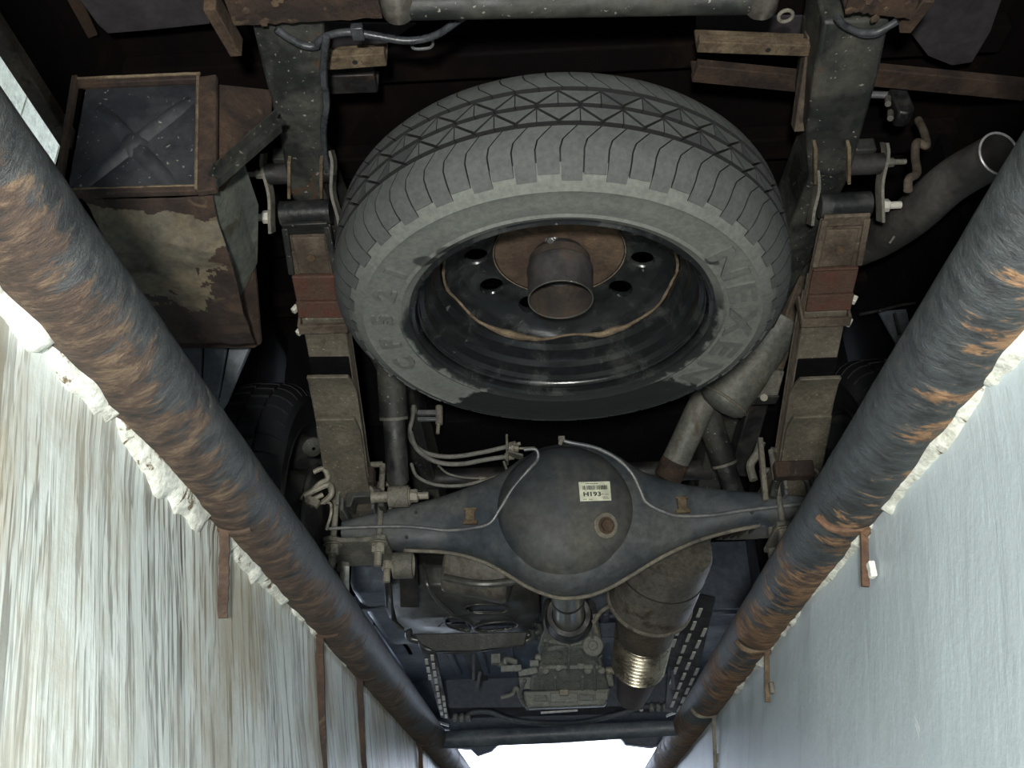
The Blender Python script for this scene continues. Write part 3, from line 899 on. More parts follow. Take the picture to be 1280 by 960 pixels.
# grey splash guard behind the box with pressed grooves
sg = thing('splash_guard', 'grey-blue sheet splash guard with pressed grooves beside the left rear tyre', 'splash guard', tuple(at(250, 520, z=.42)))
for (x0, x1, xb0, xb1, yb0, yb1) in ((196, 252, 232, 250, 480, 505), (255, 284, 252, 268, 508, 525), (287, 314, 270, 284, 524, 500)):
    P = [at(x0, 430, y=1.72), at(x1, 430, y=1.72), at(xb1, yb1, y=1.78), at(xb0, yb0, y=1.78)]
    MB().prism(P, (0, .01, 0)).build('panel', M['flap'], sg, bevel=.002)

# ------------------------------------------------------------------ tyres
def tyre_carcass(mb, Mx, R=0.353, seg=160):
    k = R / 0.353
    half = [(.232, -.074), (.238, -.088), (.247, -.0925), (.252, -.0965), (.257, -.0945), (.268, -.0965), (.285, -.0995), (.305, -.1000), (.3095, -.1022), (.3135, -.1000), (.322, -.0965), (.331, -.089), (.339, -.078), (.345, -.064), (.3485, -.048), (.350, -.030), (.351, 0)]
    prof = [(r * k, z) for r, z in half] + [(r * k, -z) for r, z in half[-2::-1]]
    prof += [(.225 * k, .06), (.225 * k, -.06)]
    mb.lathe(prof, Mx, seg, closed=True)


TOP = [(-.098, .3225), (-.092, .333), (-.083, .343), (-.070, .352), (-.055, .3575), (-.034, .3605), (0, .362), (.034, .3605), (.055, .3575), (.070, .352), (.083, .343), (.092, .333), (.098, .3225)]


def tpt(Mx, th, z, sink=0.0):
    r = lerp_tab(TOP, z)
    zz = z
    if sink:
        e = min(1, abs(z) / .098)
        r -= sink * (1 - .45 * e * e)
        zz = z - math.copysign(sink * .6 * e * e, z)
    return Mx @ Vector((r * cos(th), r * sin(th), zz))


def tread_block(mb, Mx, rows, mi=0, side_mi=None):
    """rows = list of (z, thetaA, thetaB); raised block with closed sides"""
    V = []
    for z, a, b in rows:
        m_ = (a + b) / 2
        V += [tpt(Mx, a, z), tpt(Mx, m_, z), tpt(Mx, b, z), tpt(Mx, b, z, .0095), tpt(Mx, a, z, .0095)]
    n = len(rows)
    fs = []
    for i in range(n - 1):
        for k in (0, 1, 2, 4):
            k2 = (k + 1) % 5
            fs.append((i * 5 + k, i * 5 + k2, (i + 1) * 5 + k2, (i + 1) * 5 + k))
    mb.add(V, fs + [(0, 1, 2, 3, 4), tuple((n - 1) * 5 + k for k in (4, 3, 2, 1, 0))], mi)
    if side_mi is not None:
        o = len(mb.mi) - len(fs) - 2
        for q in range(len(fs)):
            if q % 4 > 1:
                mb.mi[o + q] = side_mi
        mb.mi[-1] = side_mi


def tri_block(mb, Mx, pts, mi=0):
    """small diamond-rib triangle: pts = (theta, z)"""
    n = len(pts)
    top = [tpt(Mx, t, z) for t, z in pts]
    bot = [tpt(Mx, t, z, .009) for t, z in pts]
    mb.add(top + bot, [tuple(range(n))] + [(i, (i + 1) % n, n + (i + 1) % n, n + i) for i in range(n)], mi)
    for q in range(n):
        mb.mi[-1 - q] = 2


sw = thing('spare_wheel', 'spare wheel hung flat under the bed, dusty tyre on a black steel rim', 'wheel', (0.033, 1.292, 0.448))
WM = Matrix.Translation((0.033, 1.290, 0.450)) @ Matrix.Rotation(radians(1.0), 4, 'Y') @ Matrix.Rotation(radians(-2.2), 4, 'X')
mb = MB(); tyre_carcass(mb, WM, seg=192)
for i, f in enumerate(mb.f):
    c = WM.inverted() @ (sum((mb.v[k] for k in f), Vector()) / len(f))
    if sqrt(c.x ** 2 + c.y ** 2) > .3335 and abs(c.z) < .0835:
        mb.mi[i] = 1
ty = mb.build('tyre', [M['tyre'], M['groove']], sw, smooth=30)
mb = MB()
N = 70
dth = 2 * pi / N
for k in range(N):
    for s in (-1, 1):
        c = k * dth + (0 if s < 0 else dth / 2)
        g0 = .0040 if k % 2 else .0022
        hw = dth / 2 - g0
        lo = -.097 if k % 2 else -.0925
        rows = []
        for z in (lo, -.086, -.078, -.068, -.056, -.046, -.0355):
            sh = 0 if z < -.06 else (z + .06) / .026 * dth * .75
            rows.append((s * -z if s > 0 else z, c - hw + sh, c + hw + sh))
        tread_block(mb, WM, rows, 0, 2)
        # sipes split alternate shoulder blocks near the groove
for (za, zb_) in ((-.0275, -.0035), (.0035, .0275)):
    n2 = 40
    d2 = 2 * pi / n2
    ph = 0 if za < 0 else d2 * .5
    e = d2 * .045
    for k in range(n2):
        c = k * d2 + ph
        dark = lambda: 1 if random.random() < .16 else 0
        # zigzag cuts: one triangle each way, the lower one cut again by a short sipe
        tri_block(mb, WM, [(c + e, za), (c + d2 * .5 - e * .5, za), (c + d2 * .5 - e * .5, zb_ - .0030), (c + d2 * .5 - e * 1.2, zb_ - .0040)], dark())
        tri_block(mb, WM, [(c + d2 * .5 + e * .1, za), (c + d2 - e, za), (c + d2 * .5 + e * .1, zb_ - .0030)], dark())
        tri_block(mb, WM, [(c + d2 * .5 + e, zb_), (c + d2, za + .0030), (c + d2 * 1.5 - e, zb_)], dark())
tr = mb.build('tread', [M['tread'], M['tread_dark'], M['groove']], ty, smooth=25)


def glyph_mesh(ch, size, depth, bold=0.0):
    cu = bpy.data.curves.new('glyph', 'FONT')
    cu.body = ch
    cu.size = size
    cu.extrude = depth
    cu.offset = bold
    cu.align_x = 'CENTER'
    cu.align_y = 'CENTER'
    cu.resolution_u = 3
    ob = bpy.data.objects.new('glyph', cu)
    COL.objects.link(ob)
    dg = bpy.context.evaluated_depsgraph_get()
    me = bpy.data.meshes.new_from_object(ob.evaluated_get(dg))
    vs = [v.co.copy() for v in me.vertices]
    fs = [tuple(p.vertices) for p in me.polygons]
    bpy.data.objects.remove(ob)
    bpy.data.curves.remove(cu)
    bpy.data.meshes.remove(me)
    # centre vertically on the glyph
    ys = [v.y for v in vs]; xs = [v.x for v in vs]
    off = Vector(((min(xs) + max(xs)) / 2, (min(ys) + max(ys)) / 2, 0))
    return [v - off for v in vs], fs


def sidewall_text(word, angles, rad, size, wide):
    for ch, ang in zip(word, angles):
        vs, fs = glyph_mesh(ch, size, .0022, .0016)
        a = radians(ang)
        out = []
        for v in vs:
            # bend round the wheel
            aa = a - v.x * wide / rad
            r = rad + v.y
            out.append(WM @ Vector((r * cos(aa), -r * sin(aa), -.1000 - v.z - .0003)))
        m = MB(); m.add(out, fs)
        m.build('raised_letter', M['letter'], ty, smooth=30)


sidewall_text('NEXEN', (31, 15, -1, -17, -33), .281, .056, 1.75)
sidewall_text('CP521', (201, 188, 174.5, 161, 149), .281, .044, 1.25)

# rim
mb = MB()
mb.lathe([(.2265, -.078), (.2300, -.0905), (.2345, -.0945), (.2385, -.092), (.2400, -.086), (.2365, -.086), (.2330, -.076), (.2300, -.070), (.226, -.066), (.224, -.048), (.2175, -.040), (.214, -.036), (.2125, -.024), (.204, -.016),
          (.200, -.004), (.198, .020), (.21, .045), (.222, .060), (.222, .085)][::1], WM, 128)
rim = mb.build('rim', M['black_gloss'], sw, smooth=28)
o = rim.modifiers.new('thick', 'SOLIDIFY'); o.thickness = .003
# inner barrel as seen from below
mb = MB()
mb.lathe([(.2275, -.080), (.2255, -.068), (.2190, -.062), (.2170, -.046), (.2090, -.038), (.2060, -.030), (.2045, -.018), (.1965, -.010), (.1935, .000), (.191, .05)], WM, 128)
o = mb.build('rim_barrel', M['black_gloss'], rim, smooth=20)
o.modifiers.new('thick', 'SOLIDIFY').thickness = .002
# wheel disc with vent holes
mb = MB()
NH, hr, hc = 10, .0185, .137
ra, rbb = .112, .166


def disc_z(r):
    return .022 + lerp_tab([(.0, .024), (.108, .022), (.118, .012), (.150, .008), (.168, -.002), (.18, -.010), (.188, -.022)], r)


for k in range(NH):
    ac = 2 * pi * (k + .12) / NH
    hd = pi / NH
    per = []
    for i in range(8): per.append((ra, ac - hd + 2 * hd * i / 8))
    for i in range(6): per.append((ra + (rbb - ra) * i / 6, ac + hd))
    for i in range(8): per.append((rbb, ac + hd - 2 * hd * i / 8))
    for i in range(6): per.append((rbb - (rbb - ra) * i / 6, ac - hd))
    V, n = [], len(per)
    cen = Vector((hc * cos(ac), hc * sin(ac), 0))
    for r, a in per:
        V.append(WM @ Vector((r * cos(a), r * sin(a), disc_z(r))))
    for ring, rr_, dz in ((0, hr + .002, 0), (1, hr, .003), (2, hr, .008)):
        for r, a in per:
            p = Vector((r * cos(a), r * sin(a), 0)) - cen
            p = cen + p.normalized() * rr_
            V.append(WM @ Vector((p.x, p.y, disc_z(p.length) + dz)))
    mb.add(V, [(j * n + i, j * n + (i + 1) % n, (j + 1) * n + (i + 1) % n, (j + 1) * n + i) for j in range(3) for i in range(n)])
mb.lathe([(.166, disc_z(.166)), (.172, .017), (.178, .013), (.184, .006), (.1885, -.004)], WM, 120, zmod=lambda a, j: (.010 * max(0, sin(5 * a + .5)) ** 2 + .0015 * noise.noise(Vector((cos(a) * 9, sin(a) * 9, 0)))) * (1 if j == 4 else (.4 if j == 3 else 0)))
mb.lathe([(.060, .046), (.104, .044), (.108, .041), (.112, disc_z(.112))], WM, 80)
dc = mb.build('wheel_disc', M['black_gloss'], sw, smooth=30)
# rusty welded edge of the disc
mb = MB()
mb.tube([WM @ Vector((.189 * cos(a), .189 * sin(a), -.005 + .010 * max(0, sin(5 * a + .5)) ** 2 + .0015 * noise.noise(Vector((cos(a) * 9, sin(a) * 9, 0))))) for a in [2 * pi * k / 140 for k in range(141)]],
        [.0020 + .0018 * abs(noise.noise(Vector((k * .31, 2, 0)))) + .0045 * math.exp(-((k - 46) / 5) ** 2) + .004 * math.exp(-((k - 24) / 4) ** 2) for k in range(141)], 6)
mb.build('weld_edge', M['rust_edge'], dc)
MB().lathe([(.040, .040), (.100, .038), (.106, .040), (.108, .046)], WM, 80).build('hub_face', M['rust'], dc, smooth=30)
mb = MB().lathe([(.108, .0395), (.1095, .0385), (.1095, .043)], WM, 80)
mb.build('hub_face_lip', M['rust_edge'], dc)
# winch cap: open tube hanging from the hub
wc = MB()
CT = WM @ Matrix.Translation((0.000, 0.0, 0.026))
wc.lathe([(.0505, -.078), (.0515, -.079), (.0525, -.078), (.0525, -.030), (.0540, -.026), (.0535, -.018), (.0500, -.014), (.047, .002), (.040, .018), (.024, .030), (.012, .033)], CT, 56)
wc.lathe([(.0505, -.078), (.0505, .0), (.030, .012), (.0, .014)], CT, 56, mi=1)
cap = wc.build('hub_cap_tube', [M['frame_dark'], M['inner_rust']], sw, smooth=35)
MB().tube([WM @ Vector((.0515 * cos(a), .0515 * sin(a), -.0528)) for a in [2 * pi * k / 48 for k in range(49)]], .0012, 6).build('tube_edge', M['frame'], cap)
MB().bolt(WM @ Vector((-.012, -.038, .038)), WM.to_3x3() @ Vector((-.1, -.7, -.7)), .008, .006, .012).build('bolt', M['black_gloss'], cap)
# carrier bracket and chain holding the spare (above it)
mb = MB()
mb.bar((0.033, 1.292, .60), (0.033, 1.292, .90), .02, .02)
mb.build('carrier_rod', M['frame_dark'], sw)


# ------------------------------------------------------------------ rear road wheels
def road_wheel(side, label):
    cx = 0.06 + side * 0.735
    w = thing('road_wheel', label, 'wheel', (cx, 2.2, .36), 'rear road wheels')
    Mx = Matrix.Translation((cx, 2.2, .362)) @ Matrix.Rotation(pi / 2, 4, 'Y')
    if side < 0:
        Mx = Mx @ Matrix.Rotation(pi, 4, 'X')
    mb = MB(); tyre_carcass(mb, Mx, seg=96)
    t = mb.build('tyre', M['tyre_side'], w, smooth=30)
    mb = MB()
    n = 46
    d = 2 * pi / n
    for k in range(n):
        c = k * d
        for s in (-1, 1):
            rows = [(s * z, c - d * .42, c + d * .42) for z in (.095, .083, .068, .050)]
            tread_block(mb, Mx, rows)
            rows = [(s * z, c + d * .5 * (k % 2) * 0 - d * .38 + s * d * .2, c + d * .38 + s * d * .2) for z in (.044, .025, .004)]
            tread_block(mb, Mx, rows)
    mb.build('tread', M['tyre_side'], t, smooth=25)
    MB().lathe([(.232, -.085), (.228, -.07), (.20, -.03), (.19, .02), (.08, .03), (.0, .03)], Mx, 64).build('rim', M['black'], w, smooth=30)
    return w


road_wheel(-1, 'black road tyre beyond the rusty left pipe, wet glints on its tread')
road_wheel(1, 'black road tyre hidden in the dark behind the right pit pipe')

# ------------------------------------------------------------------ rear axle
AY = 2.2
ax = thing('rear_axle', 'blue-grey rear axle with a bulging differential housing and barcode sticker', 'axle', (0.04, AY, .25))
top = [(432, 655), (470, 645), (505, 636), (540, 628), (590, 612), (625, 600), (650, 582), (675, 567), (705, 561), (740, 563), (770, 575), (795, 592), (820, 602), (860, 610), (910, 617), (950, 620), (1000, 624)]
bot = [(432, 680), (470, 682), (505, 687), (560, 690), (600, 700), (630, 715), (660, 733), (685, 743), (705, 747), (735, 744), (762, 734), (790, 718), (830, 694), (870, 676), (910, 664), (950, 656), (1000, 652)]
tz = [(at(x, y, y=AY).x, at(x, y, y=AY).z) for x, y in top]
bz = [(at(x, y, y=AY).x, at(x, y, y=AY).z) for x, y in bot]
xs0, xs1 = tz[0][0], tz[-1][0]
cxd = at(706, 650, y=AY).x
V = []
NS, KS = 90, 32
for i in range(NS + 1):
    x = xs0 + (xs1 - xs0) * i / NS
    zt, zb2 = lerp_tab(tz, x), lerp_tab(bz, x)
    # smooth the table a little
    zt = sum(lerp_tab(tz, x + e) for e in (-.012, -.006, 0, .006, .012)) / 5
    zb2 = sum(lerp_tab(bz, x + e) for e in (-.012, -.006, 0, .006, .012)) / 5
    hz, cz = (zt - zb2) / 2, (zt + zb2) / 2
    dx = abs(x - cxd)
    hy = .045 + .062 * max(0, cos(min(1, dx / .30) * pi / 2)) ** 1.4
    for k in range(KS):
        a = 2 * pi * k / KS
        ca, sa = cos(a), sin(a)
        ex = .62
        yy = math.copysign(abs(ca) ** ex, ca) * hy
        zz_ = math.copysign(abs(sa) ** (ex if dx > .1 else .8), sa) * hz
        V.append(Vector((x, AY + yy, cz + zz_)))
mb = MB()
mb.add(V, [(i * KS + k, i * KS + (k + 1) % KS, (i + 1) * KS + (k + 1) % KS, (i + 1) * KS + k) for i in range(NS) for k in range(KS)] + [tuple(range(KS)), tuple(NS * KS + k for k in range(KS))])
hs = mb.build('axle_housing', M['axle'], ax, smooth=60)
mb = MB()
zc = at(706, 634, y=AY - .085).z
DOME = [(-.05, .170), (-.02, .166), (.010, .158), (.026, .146), (.040, .128), (.050, .108), (.058, .085), (.0635, .055), (.066, .025), (.0665, .0001)]
DOME_T = [(r, h) for h, r in DOME[::-1]]
DM = Matrix.Translation((cxd, AY - .072, zc)) @ Matrix.Rotation(pi / 2, 4, 'X')
mb.lathe([(r, h) for h, r in DOME], DM, 96)
cov = mb.build('differential_cover', M['axle_cover'], ax, smooth=60)
# lower lip of the housing: pressed seam
lp = [(x, y) for x, y in bot[2:-1]]
mb = MB()
pts = [at(x, y + 1, y=AY - .012) for x, y in lp]
for p in pts:
    pass
mb.tube(crv(pts, 6), .0048, 8)
mb.build('welded_seam', M['lip'], ax, smooth=60)


def on_dome(px, py):
    """point on the cover where the pixel's ray meets it (search along the ray)"""
    v = at(px, py, y=1.9)
    d = (v - CAM).normalized()
    for i in range(1200):
        p = v + d * i * .0005
        q = DM.inverted() @ p
        r = sqrt(q.x ** 2 + q.y ** 2)
        h = lerp_tab(DOME_T, r)
        if r < .168 and q.z < h:
            e = .012
            return p
    return at(px, py, y=AY - .05)


# drain plug
p = on_dome(757, 657)
p0, p1 = on_dome(765, 657), on_dome(757, 665)
n = (p0 - p).cross(p1 - p).normalized()
if n.y > 0:
    n = -n
MB().tube([p - n * .004, p + n * .004], .030, 24).build('plug_boss', M['lip'], cov, bevel=.002)
MB().tube([p + n * .003, p + n * .007], .0195, 20).hexnut(p + n * .006, n, .0155, .010).build('drain_plug', M['rust'], cov, bevel=.001)
# sticker with barcode
NU, NV = 10, 6
SG = [[on_dome(723 + 39 * i / NU + 2 * j / NV, 603 - 1 * i / NU + 24 * j / NV + 0 * i) for i in range(NU + 1)] for j in range(NV + 1)]
sn = (SG[0][NU] - SG[0][0]).cross(SG[NV][0] - SG[0][0]).normalized()
if sn.y > 0:
    sn = -sn


def stk(u, v, h=.0020):
    fu, fv = min(max(u, 0), 1) * NU, min(max(v, 0), 1) * NV
    i, j = min(int(fu), NU - 1), min(int(fv), NV - 1)
    a, b = fu - i, fv - j
    return SG[j][i].lerp(SG[j][i + 1], a).lerp(SG[j + 1][i].lerp(SG[j + 1][i + 1], a), b) + sn * h


mb = MB()
mb.add([stk(i / NU, j / NV, .0018) for j in range(NV + 1) for i in range(NU + 1)] + [stk(i / NU, j / NV, -.002) for j in range(NV + 1) for i in range(NU + 1)],
       [(j * (NU + 1) + i, j * (NU + 1) + i + 1, (j + 1) * (NU + 1) + i + 1, (j + 1) * (NU + 1) + i) for j in range(NV) for i in range(NU)])
mb.build('barcode_sticker', M['sticker'], cov, smooth=60)
stick = bpy.data.objects['barcode_sticker']
stick['label'] = 'pale yellow sticker reading H193 under a barcode'
mb = MB()


def srect(u0, v0, u1, v1):
    mb.add([stk(u0, v1, .0026), stk(u1, v1, .0026), stk(u1, v0, .0026), stk(u0, v0, .0026)], [(0, 1, 2, 3)])


u = .10
rnd = random.Random(3)
while u < .90:
    w = rnd.choice((.008, .014, .022, .030))
    srect(u, .20, min(.9, u + w), .42)
    u += w + rnd.choice((.007, .012, .018))
for (u0, u1, v) in ((.22, .62, .105), (.70, .76, .66), (.82, .92, .68), (.72, .90, .82), (.74, .94, .90), (.10, .22, .915), (.28, .40, .92)):
    t = u0
    while t < u1:
        srect(t, v - .02, min(u1, t + .028), v + .02)
        t += .04
vs, fs = glyph_mesh('H193', 1.0, 0, .03)
wx = max(v.x for v in vs) * 2
hx = max(v.y for v in vs) * 2
mb.add([stk(.40 + v.x / wx * .56, .645 - v.y / hx * .24, .0026) for v in vs], fs)
mb.build('printing', M['ink'], stick, smooth=30)

# brake line over the housing
bl1 = [(700, 549), (712, 553), (745, 560), (772, 574), (790, 592), (800, 612), (808, 628), (830, 640), (850, 645), (890, 644), (930, 638), (975, 633), (1025, 628)]
yy = [2.05, 2.05, 2.06, 2.075, 2.09, 2.10, 2.11, 2.12, 2.13, 2.135, 2.14, 2.14, 2.14]
MB().tube(crv([at(x, y, y=v) for (x, y), v in zip(bl1, yy)], 6), .0048, 10).build('brake_line', M['pipe_line'], ax, smooth=60)
bl2 = [(408, 661), (450, 659), (500, 658), (530, 660), (560, 663), (590, 660), (612, 654), (625, 636), (640, 612), (660, 588), (672, 574), (670, 562), (655, 562)]
yy = [2.13, 2.13, 2.13, 2.13, 2.13, 2.12, 2.11, 2.10, 2.09, 2.08, 2.06, 2.05, 2.05]
MB().tube(crv([at(x, y, y=v) for (x, y), v in zip(bl2, yy)], 6), .0042, 10).build('brake_line', M['pipe_line'], ax, smooth=60)
for (x, y) in ((588, 648), (853, 634)):
    p = at(x, y, y=2.135)
    m = MB().box(p + Vector((0, 0, .004)), (.022, .018, .034)).box(p + Vector((0, -.006, -.012)), (.034, .012, .010))
    m.box(p + Vector((0, -.004, .022)), (.030, .010, .005))
    m.build('line_clip', M['rust_edge'], ax, bevel=.002)
MB().box(at(702, 549, y=2.05), (.016, .012, .014)).tube([at(702, 549, y=2.04), at(700, 556, y=2.04)], .005).build('line_fitting', M['bracket'], ax, bevel=.002)
# small drain holes
m = MB()
for (x, y) in ((508, 671), (520, 640), (940, 640)):
    p = at(x, y, y=AY - .0475)
    m.tube([p, p + Vector((0, .004, 0))], .004, 10)
m.build('hole', M['ink'], ax)
# brake drums and backing plates
for s, x in ((-1, -.552), (1, .65)):
    DMx = Matrix.Translation((x, 2.2, .36)) @ Matrix.Rotation(s * pi / 2, 4, 'Y')
    MB().lathe([(.0, -.01), (.10, -.01), (.135, .0), (.155, .004), (.160, .012), (.150, .02), (.150, .07), (0, .07)], DMx, 56).build('brake_drum', M['black'], ax, smooth=30)
# tangle of parking brake levers at the left drum
pb = MB()
pb.tube(crv([at(392, 590, y=2.02), at(404, 586, y=2.02), at(410, 598, y=2.03), at(400, 604, y=2.03), at(392, 612, y=2.04)], 5), .006, 8)
pb.tube(crv([at(380, 620, y=2.04), at(395, 612, y=2.04), at(412, 606, y=2.04), at(414, 618, y=2.04), at(404, 628, y=2.05)], 5), .007, 8)
pb.tube(crv([at(376, 632, y=2.05), at(392, 624, y=2.05), at(404, 618, y=2.05)], 5), .0055, 8)
pb.box(at(388, 626, y=2.05), (.045, .012, .018), Matrix.Rotation(.5, 3, 'Y'))
pb.tube(crv([at(384, 634, y=2.07), at(410, 628, y=2.07), at(414, 640, y=2.07), at(408, 662, y=2.09)], 5), .0035, 8)
pb.build('parking_brake_lever', M['nut'], ax, bevel=.001)
MB().lathe([(.004, .0), (.020, .004), (.024, .008), (.024, .014)], Matrix.Translation(at(392, 561, y=2.0)) @ Matrix.Rotation(pi / 2, 4, 'X'), 20).build('adjuster_cap', M['frame'], ax)


# ------------------------------------------------------------------ leaf springs
def leaf_spring(s, label, eye_px, pad_px, w, c_lo, hw_px):
    """s side; the pack runs from the shackle eye at the rear down to the axle and on to the front eye"""
    E = at(*eye_px, z=.715)
    P = at(*pad_px, z=.462)
    root = thing('leaf_spring', label, 'leaf spring', tuple(P), 'rear leaf springs')
    dy = P.y - E.y
    key = [E, E.lerp(P, .25) + Vector((0, 0, .010)), E.lerp(P, .5) + Vector((0, 0, .008)), E.lerp(P, .78) + Vector((0, 0, -.004)), P + Vector((0, 0, -.006)), P + Vector((0, .2, -.008)), P + Vector((.0, .55, .05)), P + Vector((0, .9, .14))]
    C = crv(key, 12)
    nC = len(C) - 1

    def sweep(t0, t1, off, th, wa, mat, name, rounded=False, tip=0.0, par=None):
        mb = MB()
        n = 26
        V = []
        for i in range(n + 1):
            t = t0 + (t1 - t0) * i / n
            f = t * nC
            j = min(int(f), nC - 1)
            p = C[j].lerp(C[j + 1], f - j)
            T = (C[j + 1] - C[j]).normalized()
            side = Vector((1, 0, 0))
            side = (side - T * side.dot(T)).normalized()
            nn = side.cross(T).normalized()
            if nn.z > 0:
                nn = -nn
            k = 1.0
            e = i / n
            if rounded and e < .08:
                k = .86 + .14 * (e / .08)
            ex = tip * max(0, 1 - e / .12) ** 2
            p = p + nn * (off + ex)
            ww = wa * k / 2
            V += [p - side * ww, p + side * ww, p + side * ww - nn * th, p - side * ww - nn * th]
        mb.add(V, [(i * 4 + q, (i + 1) * 4 + q, (i + 1) * 4 + (q + 1) % 4, i * 4 + (q + 1) % 4) for i in range(n) for q in range(4)] + [(0, 1, 2, 3), tuple(n * 4 + q for q in range(4))])
        return mb.build(name, mat, par or root, bevel=.0025)

    T1 = 1.0
    sweep(0.0, T1, .000, .008, w, M['tan_dark'], 'main_leaf')
    sweep(0.06, .95, .009, .008, w, M['tan_dark'], 'leaf')
    sweep(c_lo[0], .90, .018, .008, w, M['tan'], 'leaf')
    sweep(c_lo[1], .84, .033, .012, w * 1.16, M['tan'], 'leaf', True, .034)
    sweep(c_lo[2], .78, .046, .012, w * 1.12, M['tan'], 'leaf', True, .014)
    sweep(c_lo[1] - .017, c_lo[1] + .04, .027, .006, w * .98, M['inner'], 'gap_shade')  # black strip standing in for the shadow gap above the leaf tip
    sweep(.13, .90, -.011, .008, w * .98, M['tan'], 'leaf')
    sweep(.17, .90, -.022, .008, w * .98, M['tan_dark'], 'leaf')
    sweep(.21, .90, -.033, .008, w * .98, M['tan'], 'leaf')
    # reddish pads between the leaves near the eye
    l0 = sweep(.100, .150, .024, .010, w * 1.03, M['rust_red'], 'pad')
    sweep(.150, .182, .029, .010, w * 1.05, M['rust_red'], 'pad')
    sweep(.030, .102, .013, .004, w * .72, M['tan_dark'], 'tongue')

    def cpt(t, off, dx=0.0):
        f = t * nC
        j = min(int(f), nC - 1)
        p = C[j].lerp(C[j + 1], f - j)
        T = (C[j + 1] - C[j]).normalized()
        nn = Vector((1, 0, 0)).cross(T).normalized()
        if nn.z > 0:
            nn = -nn
        return p + nn * off + Vector((dx, 0, 0)), nn

    # rivets
    for t, off in ((.066, .018), (c_lo[1] + .03, .040 - .006)):
        p, nn = cpt(t, off)
        MB().tube([p - nn * .002, p + nn * .003], .0085, 16).tube([p, p + nn * .0045], .0042, 12).build('rivet', M['rust'], root)
    # rebound clip with two light clip tips on the outer side
    p, nn = cpt(.205, .028)
    MB().box(p, (w * 1.16, .022, .010), Matrix.Rotation(-.35, 3, 'X')).box(p + Vector((-w * .56, 0, .03)), (.006, .022, .06)).box(p + Vector((w * .56, 0, .03)), (.006, .022, .06)).build('rebound_clip', M['tan_dark'], root, bevel=.002)
    out = s
    for t in (.168, .215):
        p, nn = cpt(t, .018, out * w * .60)
        MB().box(p, (.010, .014, .016), Matrix.Rotation(.6, 3, 'Y')).build('clip_tip', M['nut_white'], root, bevel=.002)
    # eye and bushing
    MB().tube([E + Vector((-w * .55, 0, .012)), E + Vector((w * .55, 0, .012))], .024, 24).build('eye', M['black'], root, smooth=50)
    # spring saddle at the eye: dark wrapped strap
    q, nn = cpt(.012, .012)
    m = MB().bar(q + Vector((-w * .5, 0, 0)), q + Vector((w * .5, 0, 0)), .030, .008)
    for k in (-1, 1):
        a, _ = cpt(.010, .014, k * w * .46)
        b, _ = cpt(.095, .022, k * w * .50)
        m.bar(a, b, .012, .008)
    m.build('wrap_strap', M['frame'] if s < 0 else M['tan_dark'], root, bevel=.002)
    # shackle: upper bush, two plates, bolts
    U = E + Vector((0, -.065, .055))
    sh = MB().tube([U + Vector((-w * .75, 0, 0)), U + Vector((w * .75, 0, 0))], .020, 20).build('shackle_bush', M['rubber'], root, smooth=50)
    MB().box(U + Vector((0, 0, .028)), (w * 1.1, .05, .03)).build('hanger_bracket', M['frame'], root, bevel=.003)
    for k in (-1, 1):
        x = k * w * .72
        path = [U + Vector((x, -.028, .026)), U + Vector((x + k * .003, -.012, .008)), U.lerp(E, .5) + Vector((x - k * .004, -.008, 0)), E + Vector((x + k * .002, -.002, -.002)), E + Vector((x + k * .004, .016, -.020))]
        m = MB()
        cc = crv(path, 5)
        for a, b in zip(cc, cc[1:]):
            m.bar(a, b, .005, .034, (1, 0, 0)) if False else m.hexa([a + Vector((-.0028, -.012, -.012)), a + Vector((.0028, -.012, -.012)), b + Vector((.0028, -.012, -.012)), b + Vector((-.0028, -.012, -.012)),
                                                                     a + Vector((-.0028, .012, .012)), a + Vector((.0028, .012, .012)), b + Vector((.0028, .012, .012)), b + Vector((-.0028, .012, .012))])
        m.build('shackle_plate', M['bracket'], root)
        if k == out:
            for q, r in ((U, .0095), (E + Vector((0, 0, .004)), .013)):
                MB().bolt(Vector((q.x + x + k * .003, q.y - .002, q.z)), (k, 0, 0), r, .014, .026).build('shackle_bolt', M['nut_white'] if q is not U else M['bracket'], root, bevel=.001)
    # u-bolts and bottom plate round the axle tube
    cx = at(hw_px, 690, z=.30).x
    zt = .50
    for yy_ in (AY - .062, AY + .062):
        m = MB()
        for k in (-1, 1):
            m.tube([(cx + k * (w * .5 + .010), yy_, zt), (cx + k * (w * .5 + .010), yy_, .285)], .0075, 12)
        m.tube([(cx - (w * .5 + .010), yy_, zt), (cx + (w * .5 + .010), yy_, zt)], .0075, 12)
        m.build('u_bolt', M['bracket'], root, smooth=50)
    m = MB()
    cyl = Vector((cx, AY, .305))
    m.prism([(cx - w * .5 - .030, AY - .085, .300), (cx - w * .5 - .012, AY - .092, .300), (cx - w * .35, AY - .075, .300), (cx + w * .35, AY - .075, .300), (cx + w * .5 + .012, AY - .092, .300), (cx + w * .5 + .030, AY - .085, .300),
             (cx + w * .5 + .030, AY + .085, .292), (cx - w * .5 - .030, AY + .085, .292)], (0, 0, .012))
    m.build('spring_plate', M['bracket'], root, bevel=.003)
    for yy_ in (AY - .064, AY + .064):
        for k in (-1, 1):
            MB().bolt((cx + k * (w * .5 + .010), yy_, .299), (0, 0, -1), .0165, .022, .034).build('nut', M['nut'], root, bevel=.001)
    # perch on top of the tube
    m = MB()
    m.box((cx, AY, .428), (w * .95, .16, .014)).box((cx - w * .42, AY, .405), (.008, .15, .05)).box((cx + w * .42, AY, .405), (.008, .15, .05))
    m.build('axle_perch', M['axle'], root, bevel=.003)
